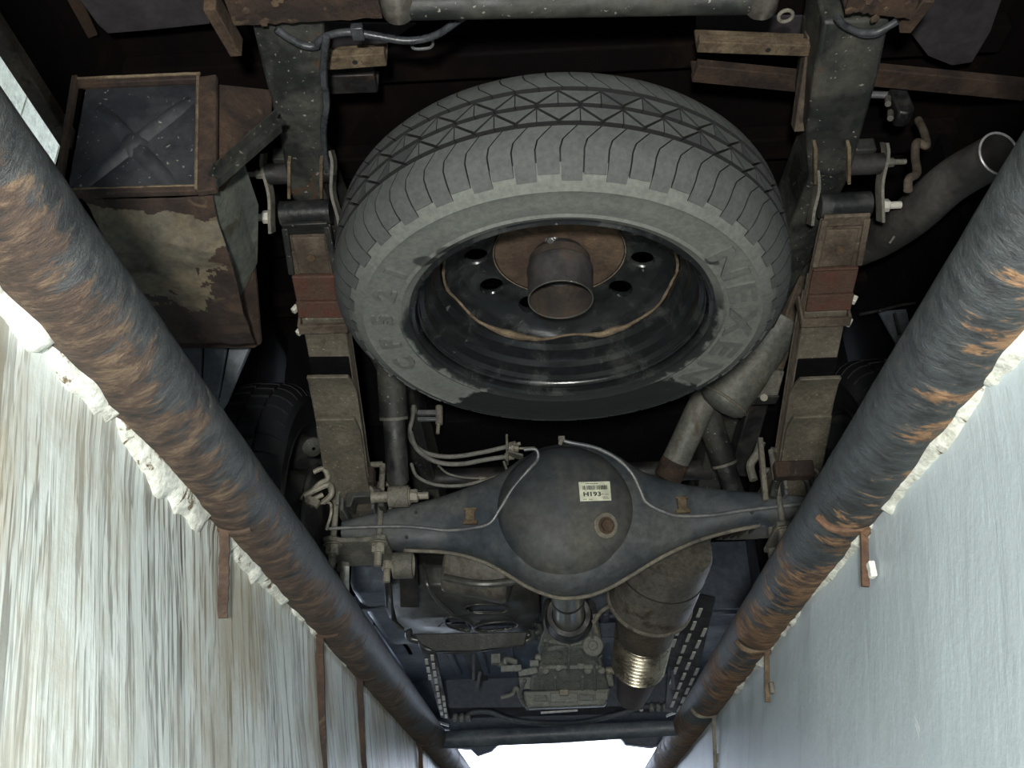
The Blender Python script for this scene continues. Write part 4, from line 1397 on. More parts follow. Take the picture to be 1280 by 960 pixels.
    if s < 0:
        q = at(456, 622, y=2.10)
        MB().prism([q + Vector(v) for v in ((-.046, 0, -.022), (-.046, 0, .010), (-.034, 0, .024), (.034, 0, .024), (.046, 0, .010), (.046, 0, -.022), (.032, 0, -.022), (.026, 0, .002), (-.026, 0, .002), (-.032, 0, -.022))], (0, .05, 0)).build('saddle_bracket', M['frame'], root, bevel=.003)
    # curved bump pad on the rear of the perch
    m = MB()
    q = Vector((cx, AY - .10, .418))
    m.tube(crv([q + Vector((-w * .48, 0, -.035)), q + Vector((-w * .46, 0, -.004)), q + Vector((-w * .25, 0, .016)), q + Vector((0, 0, .019)), q + Vector((w * .25, 0, .016)), q + Vector((w * .46, 0, -.004)), q + Vector((w * .48, 0, -.035))], 5), .005, 8)
    m.build('perch_edge', M['bracket'], root)
    pe = at(445, 596, y=2.085) if s < 0 else at(992, 588, y=2.085)
    MB().box(pe, (w * 1.02, .03, .040)).build('pack_end', M['rust_dark'], root, bevel=.004)
    return root, P


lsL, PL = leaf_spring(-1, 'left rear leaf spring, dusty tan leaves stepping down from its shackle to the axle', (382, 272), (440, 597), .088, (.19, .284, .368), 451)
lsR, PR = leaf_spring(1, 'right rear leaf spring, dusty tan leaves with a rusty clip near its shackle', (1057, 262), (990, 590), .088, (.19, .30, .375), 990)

# bracket holding the left shock eye, with rod
tag(MB().tube([at(433, 708, y=2.12), at(433, 800, y=2.16)], .0068, 12).build('plastic_rod', M['rod_white']), 'thin white rod hanging upright below the left spring plate', 'rod')


# ------------------------------------------------------------------ shock absorbers
def shock(label, up, mid, low, y_up, y_low, r, mt, nut):
    a, b, c = at(*up, y=y_up), at(*mid, y=(y_up + y_low) / 2), at(*low, y=y_low)
    t = thing('shock_absorber', label, 'shock absorber', tuple(c), 'rear shock absorbers')
    d = (c - a).normalized()
    m = b
    MB().tube([a, m, m + d * .001, m + d * .003], [r * 1.18, r * 1.18, r * 1.1, r * .9], 24).build('dust_cover', M['frame'] if mt == 'black' else M[mt], t, smooth=40)
    e = c - d * .012
    MB().tube([m, e - d * .008, e], [r * .94, r * .94, r * .75], 24).build('damper_body', M[mt], t, smooth=40)
    MB().tube([m + d * .001, m + d * .008], r * 1.2, 24).build('collar', M['bracket'], t)
    if nut:
        q = c + d * .016
        MB().tube([q + Vector((-.024, 0, 0)), q + Vector((.024, 0, 0))], .026, 20).build('eye', M['bracket'], t, bevel=.002)
        MB().tube([q + Vector((-.065, 0, .0)), q + Vector((.04, 0, 0))], .013, 14).bolt(q + Vector((.024, 0, 0)), (1, 0, 0), .016, .018, .028).build('mounting_bolt', M['nut'], t, bevel=.001)
    return t


shock('black left shock absorber with a large pale nut at its lower eye', (488, 452), (492, 520), (498, 612), 1.92, 2.08, .028, 'black', True)
shock('dark right shock absorber half hidden between exhaust and right spring', (872, 480), (905, 578), (930, 650), 2.25, 2.42, .028, 'black', False)

# ------------------------------------------------------------------ brake hoses by the differential
hz_ = [([(518, 492), (516, 520), (512, 545), (528, 564), (560, 571), (600, 566), (635, 558)], 2.28, .0062, 'dusty grey hose, uppermost of the bundle left of the differential'),
       ([(513, 540), (522, 562), (545, 577), (575, 580), (610, 574), (632, 571)], 2.26, .0062, 'dusty grey hose, second from the top in the bundle left of the differential'),
       ([(514, 580), (522, 596), (545, 606), (575, 607), (600, 602), (610, 600)], 2.22, .0045, 'thin pale hose, lowest of the bundle left of the differential'),
       ([(548, 582), (560, 592), (580, 597), (600, 598)], 2.34, .0032, 'thinnest grey cable behind the hoses left of the differential')]
for pts, y, r, lab in hz_:
    t = thing('brake_hose', lab, 'hose', tuple(at(*pts[-1], y=y)), 'hoses left of the differential')
    C = crv([at(a, b, y=y - .02 * sin(i)) for i, (a, b) in enumerate(pts)], 6)
    MB().tube(C, r, 10).build('hose_body', M['hose'], t, smooth=60)
    d = (C[-1] - C[-2]).normalized()
    MB().tube([C[-1] - d * .002, C[-1] + d * .022], r * 1.6, 10).tube([C[-1] + d * .02, C[-1] + d * .034], r * .8, 8).build('end_fitting', M['nut'], t, bevel=.0008)
br = thing('hose_bracket', 'pale bracket with fittings clamping the hose ends left of the differential', 'bracket', tuple(at(635, 565, y=2.3)))
q = at(634, 562, y=2.26)
m = MB().box(q, (.006, .03, .075)).box(q + Vector((.02, .0, -.016)), (.045, .03, .006), Matrix.Rotation(.35, 3, 'Y')).box(q + Vector((-.004, 0, -.052)), (.006, .02, .035), Matrix.Rotation(-.3, 3, 'Y'))
m.build('plate', M['bracket'], br, bevel=.001)
MB().tube([q + Vector((.004, 0, .004)), q + Vector((.030, 0, .002))], .010, 10).hexnut(q + Vector((.010, 0, .004)), (1, 0, 0), .014, .008).tube([q + Vector((.03, 0, .002)), q + Vector((.072, 0, .002))], .0035, 8).build('union_nut', M['nut'], br, bevel=.0008)
jb = thing('pipe_junction', 'small metal pipe junction with two unions, in the gap under the spare tyre', 'pipe fitting', tuple(at(535, 520, y=2.32)))
m = MB()
m.bar(at(522, 516, y=2.3), at(546, 516, y=2.3), .012, .012).bar(at(522, 524, y=2.3), at(548, 524, y=2.3), .010, .010)
m.build('body', M['pipe_line'], jb, bevel=.001)
MB().tube([at(549, 508, y=2.3), at(549, 530, y=2.3)], .010, 10).tube([at(548, 530, y=2.3), at(547, 542, y=2.3)], .005, 8).build('union_nut', M['nut'], jb)
MB().tube([at(517, 500, y=2.28), at(517, 516, y=2.28)], .0085, 10).build('union_nut', M['nut'], jb)

# ------------------------------------------------------------------ exhaust: tailpipe at the right
ex = thing('exhaust_tailpipe', 'dull brown-grey tailpipe with an open pale-rimmed end, upper right', 'exhaust pipe', tuple(at(1180, 260, z=.55)))
pts = [at(985, 330, y=2.05), at(1045, 318, y=1.92), at(1098, 297, y=1.74), at(1142, 268, y=1.56), at(1190, 226, y=1.42), at(1249, 192, y=1.30)]
C = crv(pts, 8)
MB().tube(C, [.048 - .010 * i / (len(C) - 1) for i in range(len(C))], 32, inner=.036).build('pipe', M['exhaust_dark'], ex, smooth=60)
d = (C[-1] - C[-2]).normalized()
s_, u_, _a = frame_of(d)
MB().tube([C[-1] + (s_ * cos(a) + u_ * sin(a)) * .0372 for a in [2 * pi * k / 40 for k in range(41)]], .0022, 6).build('cut_edge', M['bright_rim'], ex)
# weld line across the pipe
MB().tube([at(1112, 304, y=1.62), at(1122, 290, y=1.60), at(1136, 277, y=1.58)], .0025, 6).build('weld', M['bracket'], ex)
hk = [at(1135, 238, y=1.40), at(1136, 224, y=1.40), at(1146, 216, y=1.42), at(1144, 195, y=1.44), at(1146, 178, y=1.45), at(1158, 182, y=1.46), at(1155, 165, y=1.48), at(1148, 150, y=1.5)]
MB().tube(crv(hk, 6), .008, 10).build('hanger_hook', M['tan_dark'], ex, smooth=50)
hr = thing('rubber_hanger', 'black rubber exhaust hanger on its stub rod beside the right frame rail', 'hanger', tuple(at(1125, 130, z=.7)))
q = at(1125, 131, y=1.42)
prof = [(-.016, .036), (.0, .040), (.014, .028), (.016, -.0), (.018, -.030), (.004, -.040), (-.014, -.036), (-.017, -.01), (-.019, .012)]
MB().prism([q + Vector((x, -.018, z)) for x, z in prof], (0, .04, 0)).build('block', M['rubber'], hr, bevel=.004)
MB().tube([at(1085, 118, y=1.44), at(1112, 119, y=1.44)], .007, 10).build('stub_rod', M['pipe_line'], hr)
MB().tube([at(1110, 122, y=1.41), at(1110, 130, y=1.40)], .006, 10).tube([at(1113, 140, y=1.41), at(1113, 148, y=1.40)], .006, 10).build('pin', M['bracket'], hr)

# pale resonator end and the pipe ahead of it
rs = thing('exhaust_resonator', 'pale grey rounded exhaust sleeve with a narrower tan pipe, under the spare tyre edge', 'exhaust pipe', tuple(at(905, 500, z=.6)))
C = crv([at(975, 395, y=2.02), at(940, 450, y=2.08), at(905, 500, y=2.12)], 8)
rr_ = [.062] * len(C)
MB().tube(C + [C[-1] + (C[-1] - C[-2]).normalized() * q for q in (.012, .022, .028)], rr_ + [.060, .046, .02], 32).build('sleeve', M['exhaust_light'], rs, smooth=60)
d = (C[-1] - C[-2]).normalized(); s_, u_, _a = frame_of(d)
MB().tube([C[-1] + (s_ * cos(a) + u_ * sin(a)) * .062 for a in [2 * pi * k / 40 for k in range(41)]], .004, 8).build('end_seam', M['lip'], rs)
C = crv([at(885, 490, y=2.22), at(866, 530, y=2.26), at(845, 575, y=2.32)], 6)
MB().tube(C, .036, 24).build('pipe', M['exhaust_light'], rs, smooth=60)
d = (C[-1] - C[-2]).normalized()
MB().tube([C[-1], C[-1] + d * .05], .037, 24).build('rusted_joint', M['rust_dark'], rs, smooth=60)
# brown tube behind the spring
tb = thing('support_tube', 'brown channel with a square sleeve running behind the right leaf spring', 'tube', tuple(at(965, 450, z=.62)))
MB().bar(at(1005, 345, y=1.95), at(962, 470, y=2.1), .048, .03).build('channel', M['tan_dark'], tb, bevel=.004)
MB().tube([at(986, 305, y=1.8), at(1012, 320, y=1.8)], .030, 20).build('rusty_stub', M['rust_edge'], tb, smooth=50)
MB().bar(at(962, 458, y=2.08), at(953, 492, y=2.14), .060, .05).build('sleeve', M['bracket'], tb, bevel=.003)
m = MB().box(at(953, 500, y=2.14), (.075, .04, .006))
m.build('foot_plate', M['frame'], tb, bevel=.002)
MB().tube([at(955, 497, y=2.115), at(955, 497, y=2.11)], .009, 14).build('bolt', M['nut'], tb)
tag(MB().bar(at(948, 490, y=2.3), at(920, 590, y=2.5), .055, .05).build('inner_channel', M['frame_dark'], None, bevel=.004), 'near-black channel section below the square sleeve, beside the right spring', 'channel')
# hand brake lever rods near right spring pad
lv = thing('lever_link', 'pale curved lever link standing at the inner side of the right spring pad', 'lever', tuple(at(952, 600, y=2.1)))
MB().tube(crv([at(942, 600, y=2.12), at(938, 582, y=2.12), at(946, 568, y=2.11), at(952, 552, y=2.1)], 6), .010, 10).build('hook', M['bracket'], lv)
MB().bar(at(950, 548, y=2.09), at(957, 626, y=2.1), .012, .020, (0, 1, 0)).build('strap', M['lip'], lv, bevel=.003)
# small bracket right of the spring: arch
ar = thing('pad_arch', 'small grey arched bracket on the axle below the right spring end', 'bracket', tuple(at(990, 615, y=2.12)))
MB().tube(crv([at(966, 622, y=2.12), at(972, 600, y=2.12), at(990, 590, y=2.12), at(1008, 600, y=2.12), at(1014, 622, y=2.12)], 6), .009, 8).build('arch', M['frame'], ar)
# wire on the right, with grey fin plate
tag(MB().tube(crv([at(1075, 393, y=2.0), at(1100, 388, y=2.02), at(1135, 380, y=2.05), at(1180, 377, y=2.1), at(1200, 376, y=2.1)], 6), .0035, 8).build('cable', M['frame']), 'thin dark cable sagging outward from the right leaf spring', 'cable')
fp = thing('fin_plate', 'triangular grey-blue plate behind the right pit pipe', 'plate', tuple(at(1140, 420, y=2.2)))
MB().prism([at(1098, 388, y=2.12), at(1170, 384, y=2.12), at(1185, 420, y=2.12), at(1150, 470, y=2.12), at(1130, 446, y=2.12)], (0, .01, 0)).build('plate', M['flap'], fp, bevel=.002)
MB().bar(at(1118, 392, y=2.1), at(1124, 418, y=2.1), .008, .006).build('slot', M['ink'], fp)

# ------------------------------------------------------------------ catalytic converter and bellows (right)
cc = thing('catalytic_converter', 'round catalytic converter canister with ribbed flexible bellows, right of the gearbox', 'exhaust', tuple(at(815, 740, z=.3)))
p0, p1 = at(838, 680, y=2.52), at(812, 750, y=2.75)
d = (p1 - p0).normalized()
MB().tube([p0, p0 + d * .02, p1 - d * .05, p1], [.115, .122, .122, .120], 48).build('canister', M['exhaust'], cc, smooth=50)
s_, u_, _a = frame_of(d)
MB().tube([p1 + (s_ * cos(a) + u_ * sin(a)) * .121 for a in [2 * pi * k / 56 for k in range(57)]], .006, 8).build('seam_ring', M['lip'], cc)
q0 = p0 + d * .10
MB().tube([q0 + (s_ * cos(a) + u_ * sin(a)) * .1225 for a in [2 * pi * k / 56 for k in range(57)]], .0025, 8).build('seam_ring', M['ink'], cc)
p2, p3 = at(812, 740, y=2.72), at(806, 790, y=3.0)
MB().tube([p2, p3], [.100, .088], 36).build('cone', M['tan_dark'], cc, smooth=50)
p4, p5 = at(808, 775, y=2.95), at(798, 832, y=3.14)
n_ = 13
path, rad = [], []
for i in range(n_ * 6 + 1):
    t = i / (n_ * 6)
    path.append(p4.lerp(p5, t)); rad.append(.086 + .006 * cos(t * n_ * 2 * pi) - .006 * t)
MB().tube(path, rad, 40).build('bellows', M['bellows'], cc, smooth=60)
MB().tube(crv([p5, at(795, 850, y=3.3), at(790, 868, y=3.5)], 6), [.072 - .0015 * k for k in range(13)], 24).build('down_pipe', M['rust_dark'], cc, smooth=60)

# ------------------------------------------------------------------ muffler and slotted heat shield (left)
ms = thing('heat_shield', 'dark pressed heat shield with three slots, left of the gearbox', 'heat shield', tuple(at(585, 760, z=.3)))
# curved shell, swept across X with holes punched
y_s = [2.35, 2.36, 2.40, 2.50, 2.62, 2.72, 2.80, 2.86]
rows_px = [[(498, 690), (672, 690)], [(488, 705), (674, 712)], [(482, 730), (675, 735)], [(483, 752), (676, 752)], [(487, 772), (676, 768)], [(500, 785), (672, 780)], [(514, 792), (660, 790)]]
zs_ = [.47, .40, .345, .315, .300, .300, .315]
W_, H_ = 72, 48
G = []
for j in range(H_ + 1):
    tj = j / H_ * (len(rows_px) - 1)
    j0 = min(int(tj), len(rows_px) - 2)
    f = tj - j0
    row = []
    za = zs_[j0] + (zs_[j0 + 1] - zs_[j0]) * f
    la = Vector(rows_px[j0][0] + (0,)).lerp(Vector(rows_px[j0 + 1][0] + (0,)), f)
    ra_ = Vector(rows_px[j0][1] + (0,)).lerp(Vector(rows_px[j0 + 1][1] + (0,)), f)
    for i in range(W_ + 1):
        q = la.lerp(ra_, i / W_)
        bul = .05 * (abs(2 * i / W_ - 1) ** 3.2)
        row.append((q.x, q.y, za + bul))
    G.append(row)


def in_slot(x, y):
    for (cx_, cy_, a_, b_, th_) in ((608, 761, 27, 5.0, 0.0), (573, 780, 18, 6.0, .28), (620, 783, 27, 4.5, -.10)):
        dx, dy = x - cx_, y - cy_
        u1 = (dx * cos(th_) + dy * sin(th_)) / a_
        v1 = (-dx * sin(th_) + dy * cos(th_)) / b_
        if abs(u1) ** 3 + abs(v1) ** 2 < 1:
            return True
    return False


V = [at(x, y, z=z) for row in G for (x, y, z) in row]
fs = []
slots = [(608, 761, 27, 5.0, 0.0), (573, 780, 18, 6.0, .28), (620, 783, 27, 4.5, -.10)]
for j in range(H_):
    for i in range(W_):
        x = (G[j][i][0] + G[j + 1][i + 1][0]) / 2
        y = (G[j][i][1] + G[j + 1][i + 1][1]) / 2
        if not in_slot(x, y):
            fs.append((j * (W_ + 1) + i, j * (W_ + 1) + i + 1, (j + 1) * (W_ + 1) + i + 1, (j + 1) * (W_ + 1) + i))
mb = MB(); mb.add(V, fs)
sh = mb.build('shell', M['shield'], ms, smooth=60)
sh.modifiers.new('thick', 'SOLIDIFY').thickness = .004


def gpt(x, y, dz=0.0):
    """a point on the shell below a pixel"""
    best, bp = 1e9, None
    for row in G:
        for (gx, gy, gz) in row:
            d2_ = (gx - x) ** 2 + (gy - y) ** 2
            if d2_ < best:
                best, bp = d2_, gz
    return at(x, y, z=bp + dz)


for (cx_, cy_, a_, b_, th_) in slots:
    pts = []
    for k in range(33):
        t = 2 * pi * k / 32
        u1 = math.copysign(abs(cos(t)) ** .66, cos(t)) * a_ * 1.03
        v1 = sin(t) * b_ * 1.15
        pts.append(gpt(cx_ + u1 * cos(th_) - v1 * sin(th_), cy_ + u1 * sin(th_) + v1 * cos(th_), -.001))
    MB().tube(pts, .0035, 8).build('slot_rim', M['shield'], sh, smooth=60)
MB().tube(crv([gpt(x, y) for x, y in ((548, 783), (563, 771), (590, 766), (620, 767), (640, 772), (645, 778))], 6), .0018, 6).build('crease', M['ink'], sh)
# inner side flange and front lip
MB().tube(crv([gpt(530, 705, -.002), gpt(534, 730, -.004), gpt(548, 752, -.004), gpt(566, 768, -.003)], 6), [.006] * 19, 8).build('crease', M['shield'], sh)
m = MB()
for k, (x0, y0, x1, y1, r) in enumerate(((520, 800, 668, 792, .012), (536, 812, 660, 800, .010))):
    m.tube(crv([at(x0 - 10, y0 - 12, y=2.95), at(x0, y0, y=2.97), at((x0 + x1) / 2, (y0 + y1) / 2 + 6, y=2.98), at(x1, y1, y=2.97), at(x1 + 5, y1 - 14, y=2.95)], 8), r, 10)
m.build('front_lip', M['shield'], ms, smooth=60)
MB().prism([at(516, 792, y=2.93), at(660, 790, y=2.93), at(655, 806, y=2.95), at(600, 814, y=2.95), at(545, 815, y=2.95), at(527, 806, y=2.95)], (0, .02, 0)).build('front_flange', M['black'], ms, bevel=.004)
mf = thing('muffler', 'rounded dark muffler end tucked between axle housing and slotted heat shield', 'muffler', tuple(at(600, 700, y=2.4)))
MB().tube([at(560, 700, y=2.50), at(640, 716, y=2.50)], .085, 40).build('drum', M['exhaust'], mf, bevel=.01, smooth=50)
MB().tube(crv([at(555, 722, y=2.40), at(600, 730, y=2.38), at(650, 726, y=2.40)], 6), .010, 10).build('strap', M['shield'], mf)
sp2 = thing('side_skirt', 'smooth grey sheet hanging left of the slotted heat shield', 'panel', tuple(at(495, 740, y=2.4)))
MB().prism([at(480, 722, y=2.42), at(488, 718, y=2.42), at(491, 775, y=2.6), at(505, 788, y=2.65), at(496, 786, y=2.66), at(482, 762, y=2.6)], (0, .02, .01)).build('sheet', M['frame'], sp2, bevel=.003)
MB().prism([at(498, 697, y=2.36), at(520, 697, y=2.36), at(524, 760, y=2.5), at(500, 760, y=2.5)], (0, .01, .01)).build('rib', M['frame_dark'], sp2, bevel=.004)
# bolted ring at the left spring plate
rg = thing('bump_stop_cup', 'half-round steel cup with orange rust inside, at the left spring plate', 'cup', tuple(at(505, 705, y=2.2)))
q = at(492, 707, y=2.24)
MB().tube([q, q + Vector((.048, 0, 0))], .032, 28, inner=.029).build('cup', M['bracket'], rg, smooth=40)
MB().tube([q + Vector((.030, 0, .0)), q + Vector((.036, 0, .0))], .0285, 20).build('rusty_inside', M['copper'], rg)

# ------------------------------------------------------------------ propeller shaft and gearbox
ps = thing('propeller_shaft', 'bright round propeller shaft end between axle and gearbox', 'shaft', tuple(at(712, 765, z=.32)))
a, b = at(708, 715, y=2.45), at(711, 770, y=2.83)
MB().tube([a, b], .046, 32).build('tube', M['shaft'], ps, smooth=50)
MB().tube([a.lerp(b, .52), a.lerp(b, .56)], .0475, 32).build('joint_ring', M['ink'], ps)
gb = thing('gearbox', 'ribbed cast aluminium gearbox at the middle front with a finned pan', 'gearbox', tuple(at(712, 830, z=.3)))
MB().tube([at(711, 768, y=2.82), at(711, 774, y=2.95)], [.064, .074], 32, inner=.05).build('seal', M['rubber'], gb, smooth=50)
yg = 3.0
outl = [(680, 772), (688, 768), (694, 788), (711, 800), (730, 790), (738, 768), (748, 776), (752, 800), (750, 826), (758, 846), (762, 862), (662, 864), (664, 848), (678, 832), (672, 812), (678, 790)]
P0 = [at(x, y, y=yg + (y - 768) * .0042) for x, y in outl]
mb = MB(); mb.prism(P0, (0, .22, .12)); case = mb.build('casing', M['alu'], gb, bevel=.01)
m = MB()
for (xa, ya, xb, yb_) in ((690, 780, 676, 830), (680, 800, 745, 812), (735, 780, 752, 830), (684, 812, 742, 800), (694, 845, 694, 862), (712, 802, 710, 840), (742, 815, 744, 862), (674, 834, 752, 834), (728, 845, 728, 862)):
    m.bar(at(xa, ya, y=yg - .006 + (ya - 768) * .0042), at(xb, yb_, y=yg - .006 + (yb_ - 768) * .0042), .010, .014)
m.build('rib', M['alu'], case, bevel=.003)
m = MB()
for (x, y) in ((673, 822), (682, 838), (698, 834), (726, 832), (748, 818), (744, 772), (752, 838), (735, 838), (748, 806)):
    q = at(x, y, y=yg - .01 + (y - 768) * .0042)
    m.tube([q + Vector((0, .02, 0)), q], .012, 14).hexnut(q, (0, -1, -.3), .009, .008)
m.build('casing_bolt', M['alu'], case)
q = at(741, 808, y=yg + .12)
MB().tube([q + Vector((0, .05, 0)), q + Vector((0, -.012, 0))], .034, 24).tube([q, q + Vector((0, -.018, 0))], .016, 16).build('side_cover', M['alu'], case, bevel=.003)
pan = MB()
pan.hexa([at(650, 862, y=3.42), at(768, 858, y=3.42), at(768, 858, y=3.62), at(650, 862, y=3.62), at(648, 846, y=3.42), at(766, 842, y=3.42), at(766, 842, y=3.62), at(648, 846, y=3.62)])
pan.build('pan_flange', M['alu'], gb, bevel=.004)
pp = MB()
pp.hexa([at(658, 886, y=3.46), at(756, 882, y=3.46), at(756, 884, y=3.70), at(658, 888, y=3.70), at(654, 864, y=3.44), at(764, 860, y=3.44), at(764, 860, y=3.66), at(654, 864, y=3.66)])
pn = pp.build('oil_pan', M['alu'], gb, bevel=.006)
m = MB()
for (xa, xb, y, yh) in ((668, 684, 873, 4), (688, 722, 872, 6), (724, 742, 872, 4), (744, 760, 870, 5)):
    m.hexa([at(xa, y + yh, y=3.43), at(xb, y + yh, y=3.43), at(xb, y + yh, y=3.46), at(xa, y + yh, y=3.46), at(xa, y - yh, y=3.42), at(xb, y - yh, y=3.42), at(xb, y - yh, y=3.46), at(xa, y - yh, y=3.46)])
m.build('pan_rib', M['alu'], pn, bevel=.002)
MB().box(at(705, 866, y=3.40), (.03, .02, .02)).build('drain_plug', M['nut'], pn, bevel=.002)
MB().tube([at(757, 838, y=3.2), at(768, 838, y=3.2)], .012, 14).build('output_stub', M['nut'], gb)
# side linkages left of the gearbox
lk = thing('gear_linkage', 'cluster of small grey levers and fittings left of the gearbox', 'linkage', tuple(at(640, 830, y=3.2)))
m = MB()
m.bar(at(626, 836, y=3.1), at(652, 835, y=3.1), .012, .02).bar(at(648, 842, y=3.15), at(672, 838, y=3.15), .014, .02)
m.build('lever', M['alu'], lk, bevel=.002)
m = MB()
m.tube(crv([at(618, 826, y=3.1), at(630, 832, y=3.12), at(632, 824, y=3.12), at(646, 828, y=3.13)], 5), .010, 8)
m.build('lever', M['alu'], lk, bevel=.002)
m = MB()
m.tube(crv([at(626, 872, y=3.4), at(640, 868, y=3.4), at(645, 860, y=3.4), at(652, 872, y=3.4)], 5), .008, 8)
m.build('lever', M['alu'], lk, bevel=.002)
m = MB()
m.tube(crv([at(656, 850, y=3.3), at(650, 870, y=3.4), at(660, 886, y=3.5)], 5), .007, 8)
m.build('lever', M['alu'], lk, bevel=.002)
MB().box(at(620, 824, y=3.1), (.03, .03, .03)).build('fitting', M['alu'], lk, bevel=.002)
m = MB().box(at(668, 830, y=3.1), (.03, .03, .02))
m.build('lever', M['alu'], lk, bevel=.002)
br2 = MB()
br2.tube(crv([at(742, 778, y=2.8), at(752, 764, y=2.76), at(772, 752, y=2.7)], 6), .006, 8)
br2.tube([at(742, 776, y=2.8), at(746, 790, y=2.85)], .006, 8)
tag(br2.build('sensor_cable', M['nut']), 'short pale cable curling off the gearbox top towards the converter', 'cable')

# ------------------------------------------------------------------ front underbody
ub = thing('front_underbody', 'dark underside panels at the front of the truck, blue lifted for glare', 'underbody', (0.06, 3.9, .5))
MB().box((0.06, 4.35, .52), (1.5, 1.5, .02)).build('undertray', M['under'], ub)
MB().box((0.06, 3.655, .67), (1.5, .02, .34)).build('firewall', M['under'], ub)
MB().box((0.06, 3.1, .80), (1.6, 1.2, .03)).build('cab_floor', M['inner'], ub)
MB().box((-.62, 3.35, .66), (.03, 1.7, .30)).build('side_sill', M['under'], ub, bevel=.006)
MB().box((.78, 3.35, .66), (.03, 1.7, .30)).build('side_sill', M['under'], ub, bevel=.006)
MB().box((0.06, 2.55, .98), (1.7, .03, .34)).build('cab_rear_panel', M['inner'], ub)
for s in (-1, 1):
    MB().box((.06 + s * .80, 4.2, .44), (.03, 1.3, .50)).build('inner_wing', M['under'], ub)
m = MB()
for k in range(9):
    m.box((-.45 + k * .13, 4.1, .505), (.03, 1.0, .02))
m.build('pressed_rib', M['under'], ub, bevel=.006)
for k, (xa, ya, xb, yb_, y) in enumerate(((592, 818, 592, 850, 3.5), (840, 838, 842, 862, 3.5), (600, 840, 596, 862, 3.6))):
    MB().tube([at(xa, ya, y=y), at(xb, yb_, y=y)], .006, 8).build('stay_rod', M['flap'], ub)
q = at(440, 0, y=3)
bb_ = thing('fuel_tank', 'dim dark tank beyond the left leaf spring plate', 'tank', tuple(at(465, 800, y=3.0)))
MB().box((-.50, 3.1, .50), (.20, .70, .26)).build('shell', M['under'], bb_, bevel=.03)
MB().box((-.50, 2.95, .50), (.21, .03, .27)).build('strap', M['flap'], bb_, bevel=.004)
# anti-roll bar
ab = thing('anti_roll_bar', 'thin curved anti-roll bar across the front behind the cross pipe', 'bar', tuple(at(700, 900, z=.25)))
C = crv([at(x, y, y=4.2) for x, y in ((566, 896), (580, 897), (590, 891), (612, 890), (640, 900), (680, 904), (730, 902), (775, 892), (800, 884), (820, 883), (838, 885))], 6)
MB().tube(C, .010, 10).build('bar', M['flap'], ab, smooth=60)
for x, y in ((577, 897), (822, 884)):
    m = MB()
    for k in (-1, 0, 1):
        m.tube([at(x + k * 8 - 2, y, y=4.18), at(x + k * 8 + 3, y, y=4.18)], .018, 12)
    m.build('bush', M['alu'], ab, bevel=.003)
# bumper / front valance silhouette
fb = thing('front_valance', 'dark front valance at the far end, daylight showing below it', 'bumper', tuple(at(690, 925, z=.2)))
yv = 4.75
low = [(480, 905), (562, 912), (565, 934), (588, 936), (596, 944), (614, 938), (622, 930), (700, 927), (776, 922), (782, 930), (815, 934), (836, 928), (850, 914), (900, 905), (900, 880), (480, 884)]
MB().prism([at(x, y, y=yv) for x, y in low], (0, .06, 0)).build('panel', M['under'], fb, bevel=.006)
MB().box((0.06, yv + .03, .59), (1.9, .06, .52)).build('grille_panel', M['under'], fb)
MB().bar(at(676, 891, y=4.3), at(722, 888, y=4.3), .02, .006).build('reflective_strip', M['rod_white'], fb)
MB().bar(at(680, 910, y=4.6), at(722, 908, y=4.6), .01, .004).build('reflective_strip', M['rod_white'], fb)
MB().tube([at(801, 887, y=4.35), at(802, 887, y=4.34)], .008, 12).build('bright_bolt', M['rod_white'], fb)


# perforated strips either side
def strip(label, px_top, px_bot, ya, yb_, w, n, m_):
    t = thing('perforated_strip', label, 'strip', tuple(at(*px_bot, y=yb_)), 'perforated strips beside the pit')
    a, b = at(*px_top, y=ya), at(*px_bot, y=yb_)
    d_ = (b - a)
    L_ = d_.length
    d_.normalize()
    s_ = Vector((1, 0, -.25)).normalized()
    MB().hexa([a - s_ * w / 2, a + s_ * w / 2, b + s_ * w * .35, b - s_ * w * .35, a - s_ * w / 2 + Vector((0, .02, .01)), a + s_ * w / 2 + Vector((0, .02, .01)), b + s_ * w * .35 + Vector((0, .02, .01)), b - s_ * w * .35 + Vector((0, .02, .01))]).build('backing', M['frame_dark'], t)
    for j in range(-m_, m_):
        for i in range(n):
            u1 = (i + .5 + .33 * (j % 3)) / (n + .5)
            v1 = (j + .5) / m_ + .95 * (1 - u1) * (.5 if m_ < 3 else 1)
            if u1 > 1 or not .06 < v1 < .94:
                continue
            c = a.lerp(b, u1) + s_ * (v1 - .5) * w * (1 - .3 * u1) + Vector((0, -.004, -.004))
            dd = (d_ * L_ / n - s_ * w * .8 / n).normalized()
            MB().bar(c - dd * L_ / n * .30, c + dd * L_ / n * .30, .011, .004).build('hole_daylight', M['nut_white'], t)  # pale bars stand in for daylight showing through the holes
    return t


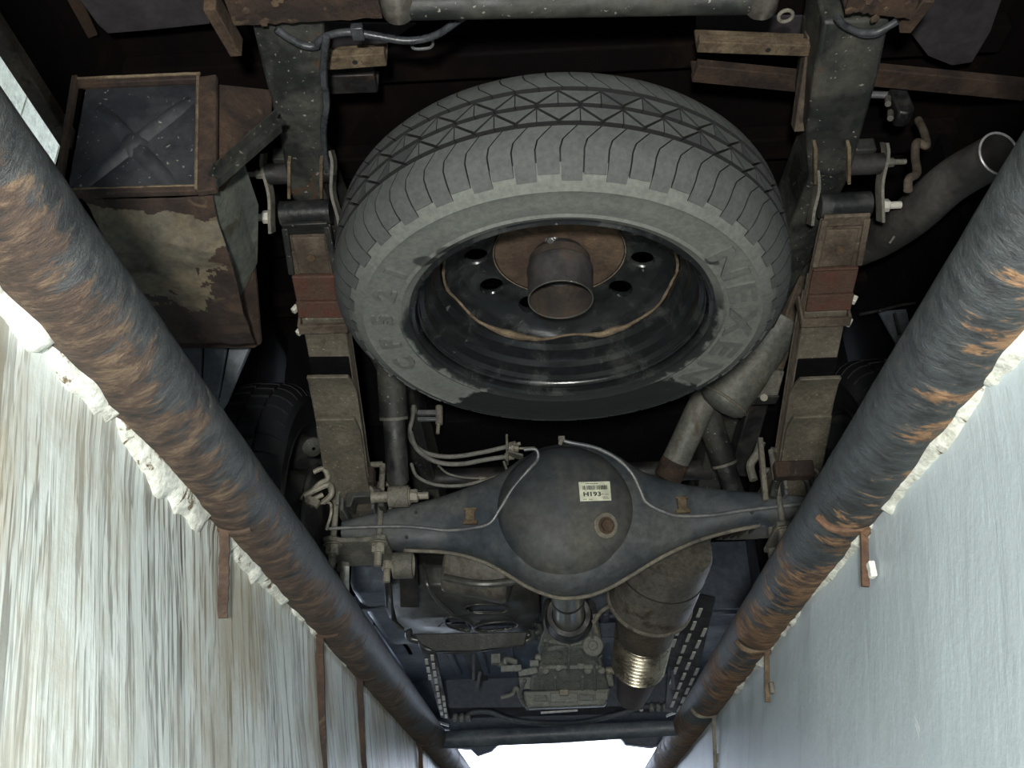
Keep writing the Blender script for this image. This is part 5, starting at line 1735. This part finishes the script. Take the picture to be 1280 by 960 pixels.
strip('wide dark perforated strip with rows of pale bars for daylight in its holes, right of the converter', (868, 742), (846, 892), 2.95, 4.1, .13, 10, 3)
strip('narrow dark perforated strip with pale bars for daylight in its holes, below the slotted heat shield', (536, 815), (556, 898), 3.3, 4.3, .05, 9, 2)
tag(MB().bar(at(549, 903, y=4.35), at(561, 907, y=4.35), .03, .008).build('reflector', M['rod_white']), 'small white marker left of the far anti-roll bar end', 'marker')
tag(MB().bar(at(833, 895, y=4.3), at(846, 890, y=4.3), .03, .008).build('reflector', M['rod_white']), 'small white marker at the foot of the right perforated strip', 'marker')

# ------------------------------------------------------------------ cable harness at the top left
ch = thing('wiring_harness', 'black taped wiring harness looping below the rusty rear beam, top left', 'cable', tuple(at(470, 45, z=.8)))
C = crv([at(x, y, z=.775) for x, y in ((345, 36), (362, 48), (380, 57), (395, 58), (400, 50), (415, 43), (440, 40), (470, 45), (510, 51), (545, 44), (575, 24), (600, 10))], 6)
MB().tube(C, .0062, 10).build('cable_run', M['cable'], ch, smooth=60)
q = at(447, 40, z=.772)
MB().box(q, (.020, .026, .014)).build('connector', M['cable'], ch, bevel=.002)
MB().tube(crv([at(x, y, z=.80) for x, y in ((515, 52), (516, 60), (528, 61), (540, 58), (541, 48))], 4), .0025, 6).build('wire_loop', M['pipe_line'], ch)
c2 = thing('wiring_loop', 'shiny black cable loop wrapped under the right frame rail top end', 'cable', tuple(at(1080, 35, z=.78)))
C = crv([at(x, y, z=.77) for x, y in ((1046, 22), (1056, 32), (1075, 40), (1095, 40), (1112, 32), (1122, 26))], 6)
MB().tube(C, .006, 10).build('cable_run', M['cable'], c2, smooth=60)
C = crv([at(x, y + 5, z=.772) for x, y in ((1050, 22), (1062, 32), (1078, 39), (1094, 39), (1108, 32))], 6)
MB().tube(C, .004, 10).build('cable_run', M['cable'], c2, smooth=60)
# brake cable down the left rail
tag(MB().tube(crv([at(x, y, z=.76) for x, y in ((408, 45), (404, 90), (408, 130), (404, 170), (410, 225))], 6), .006, 8).build('side_cable', M['cable']), 'black cable running down the inner side of the left frame rail', 'cable')

bpy.context.view_layer.update()
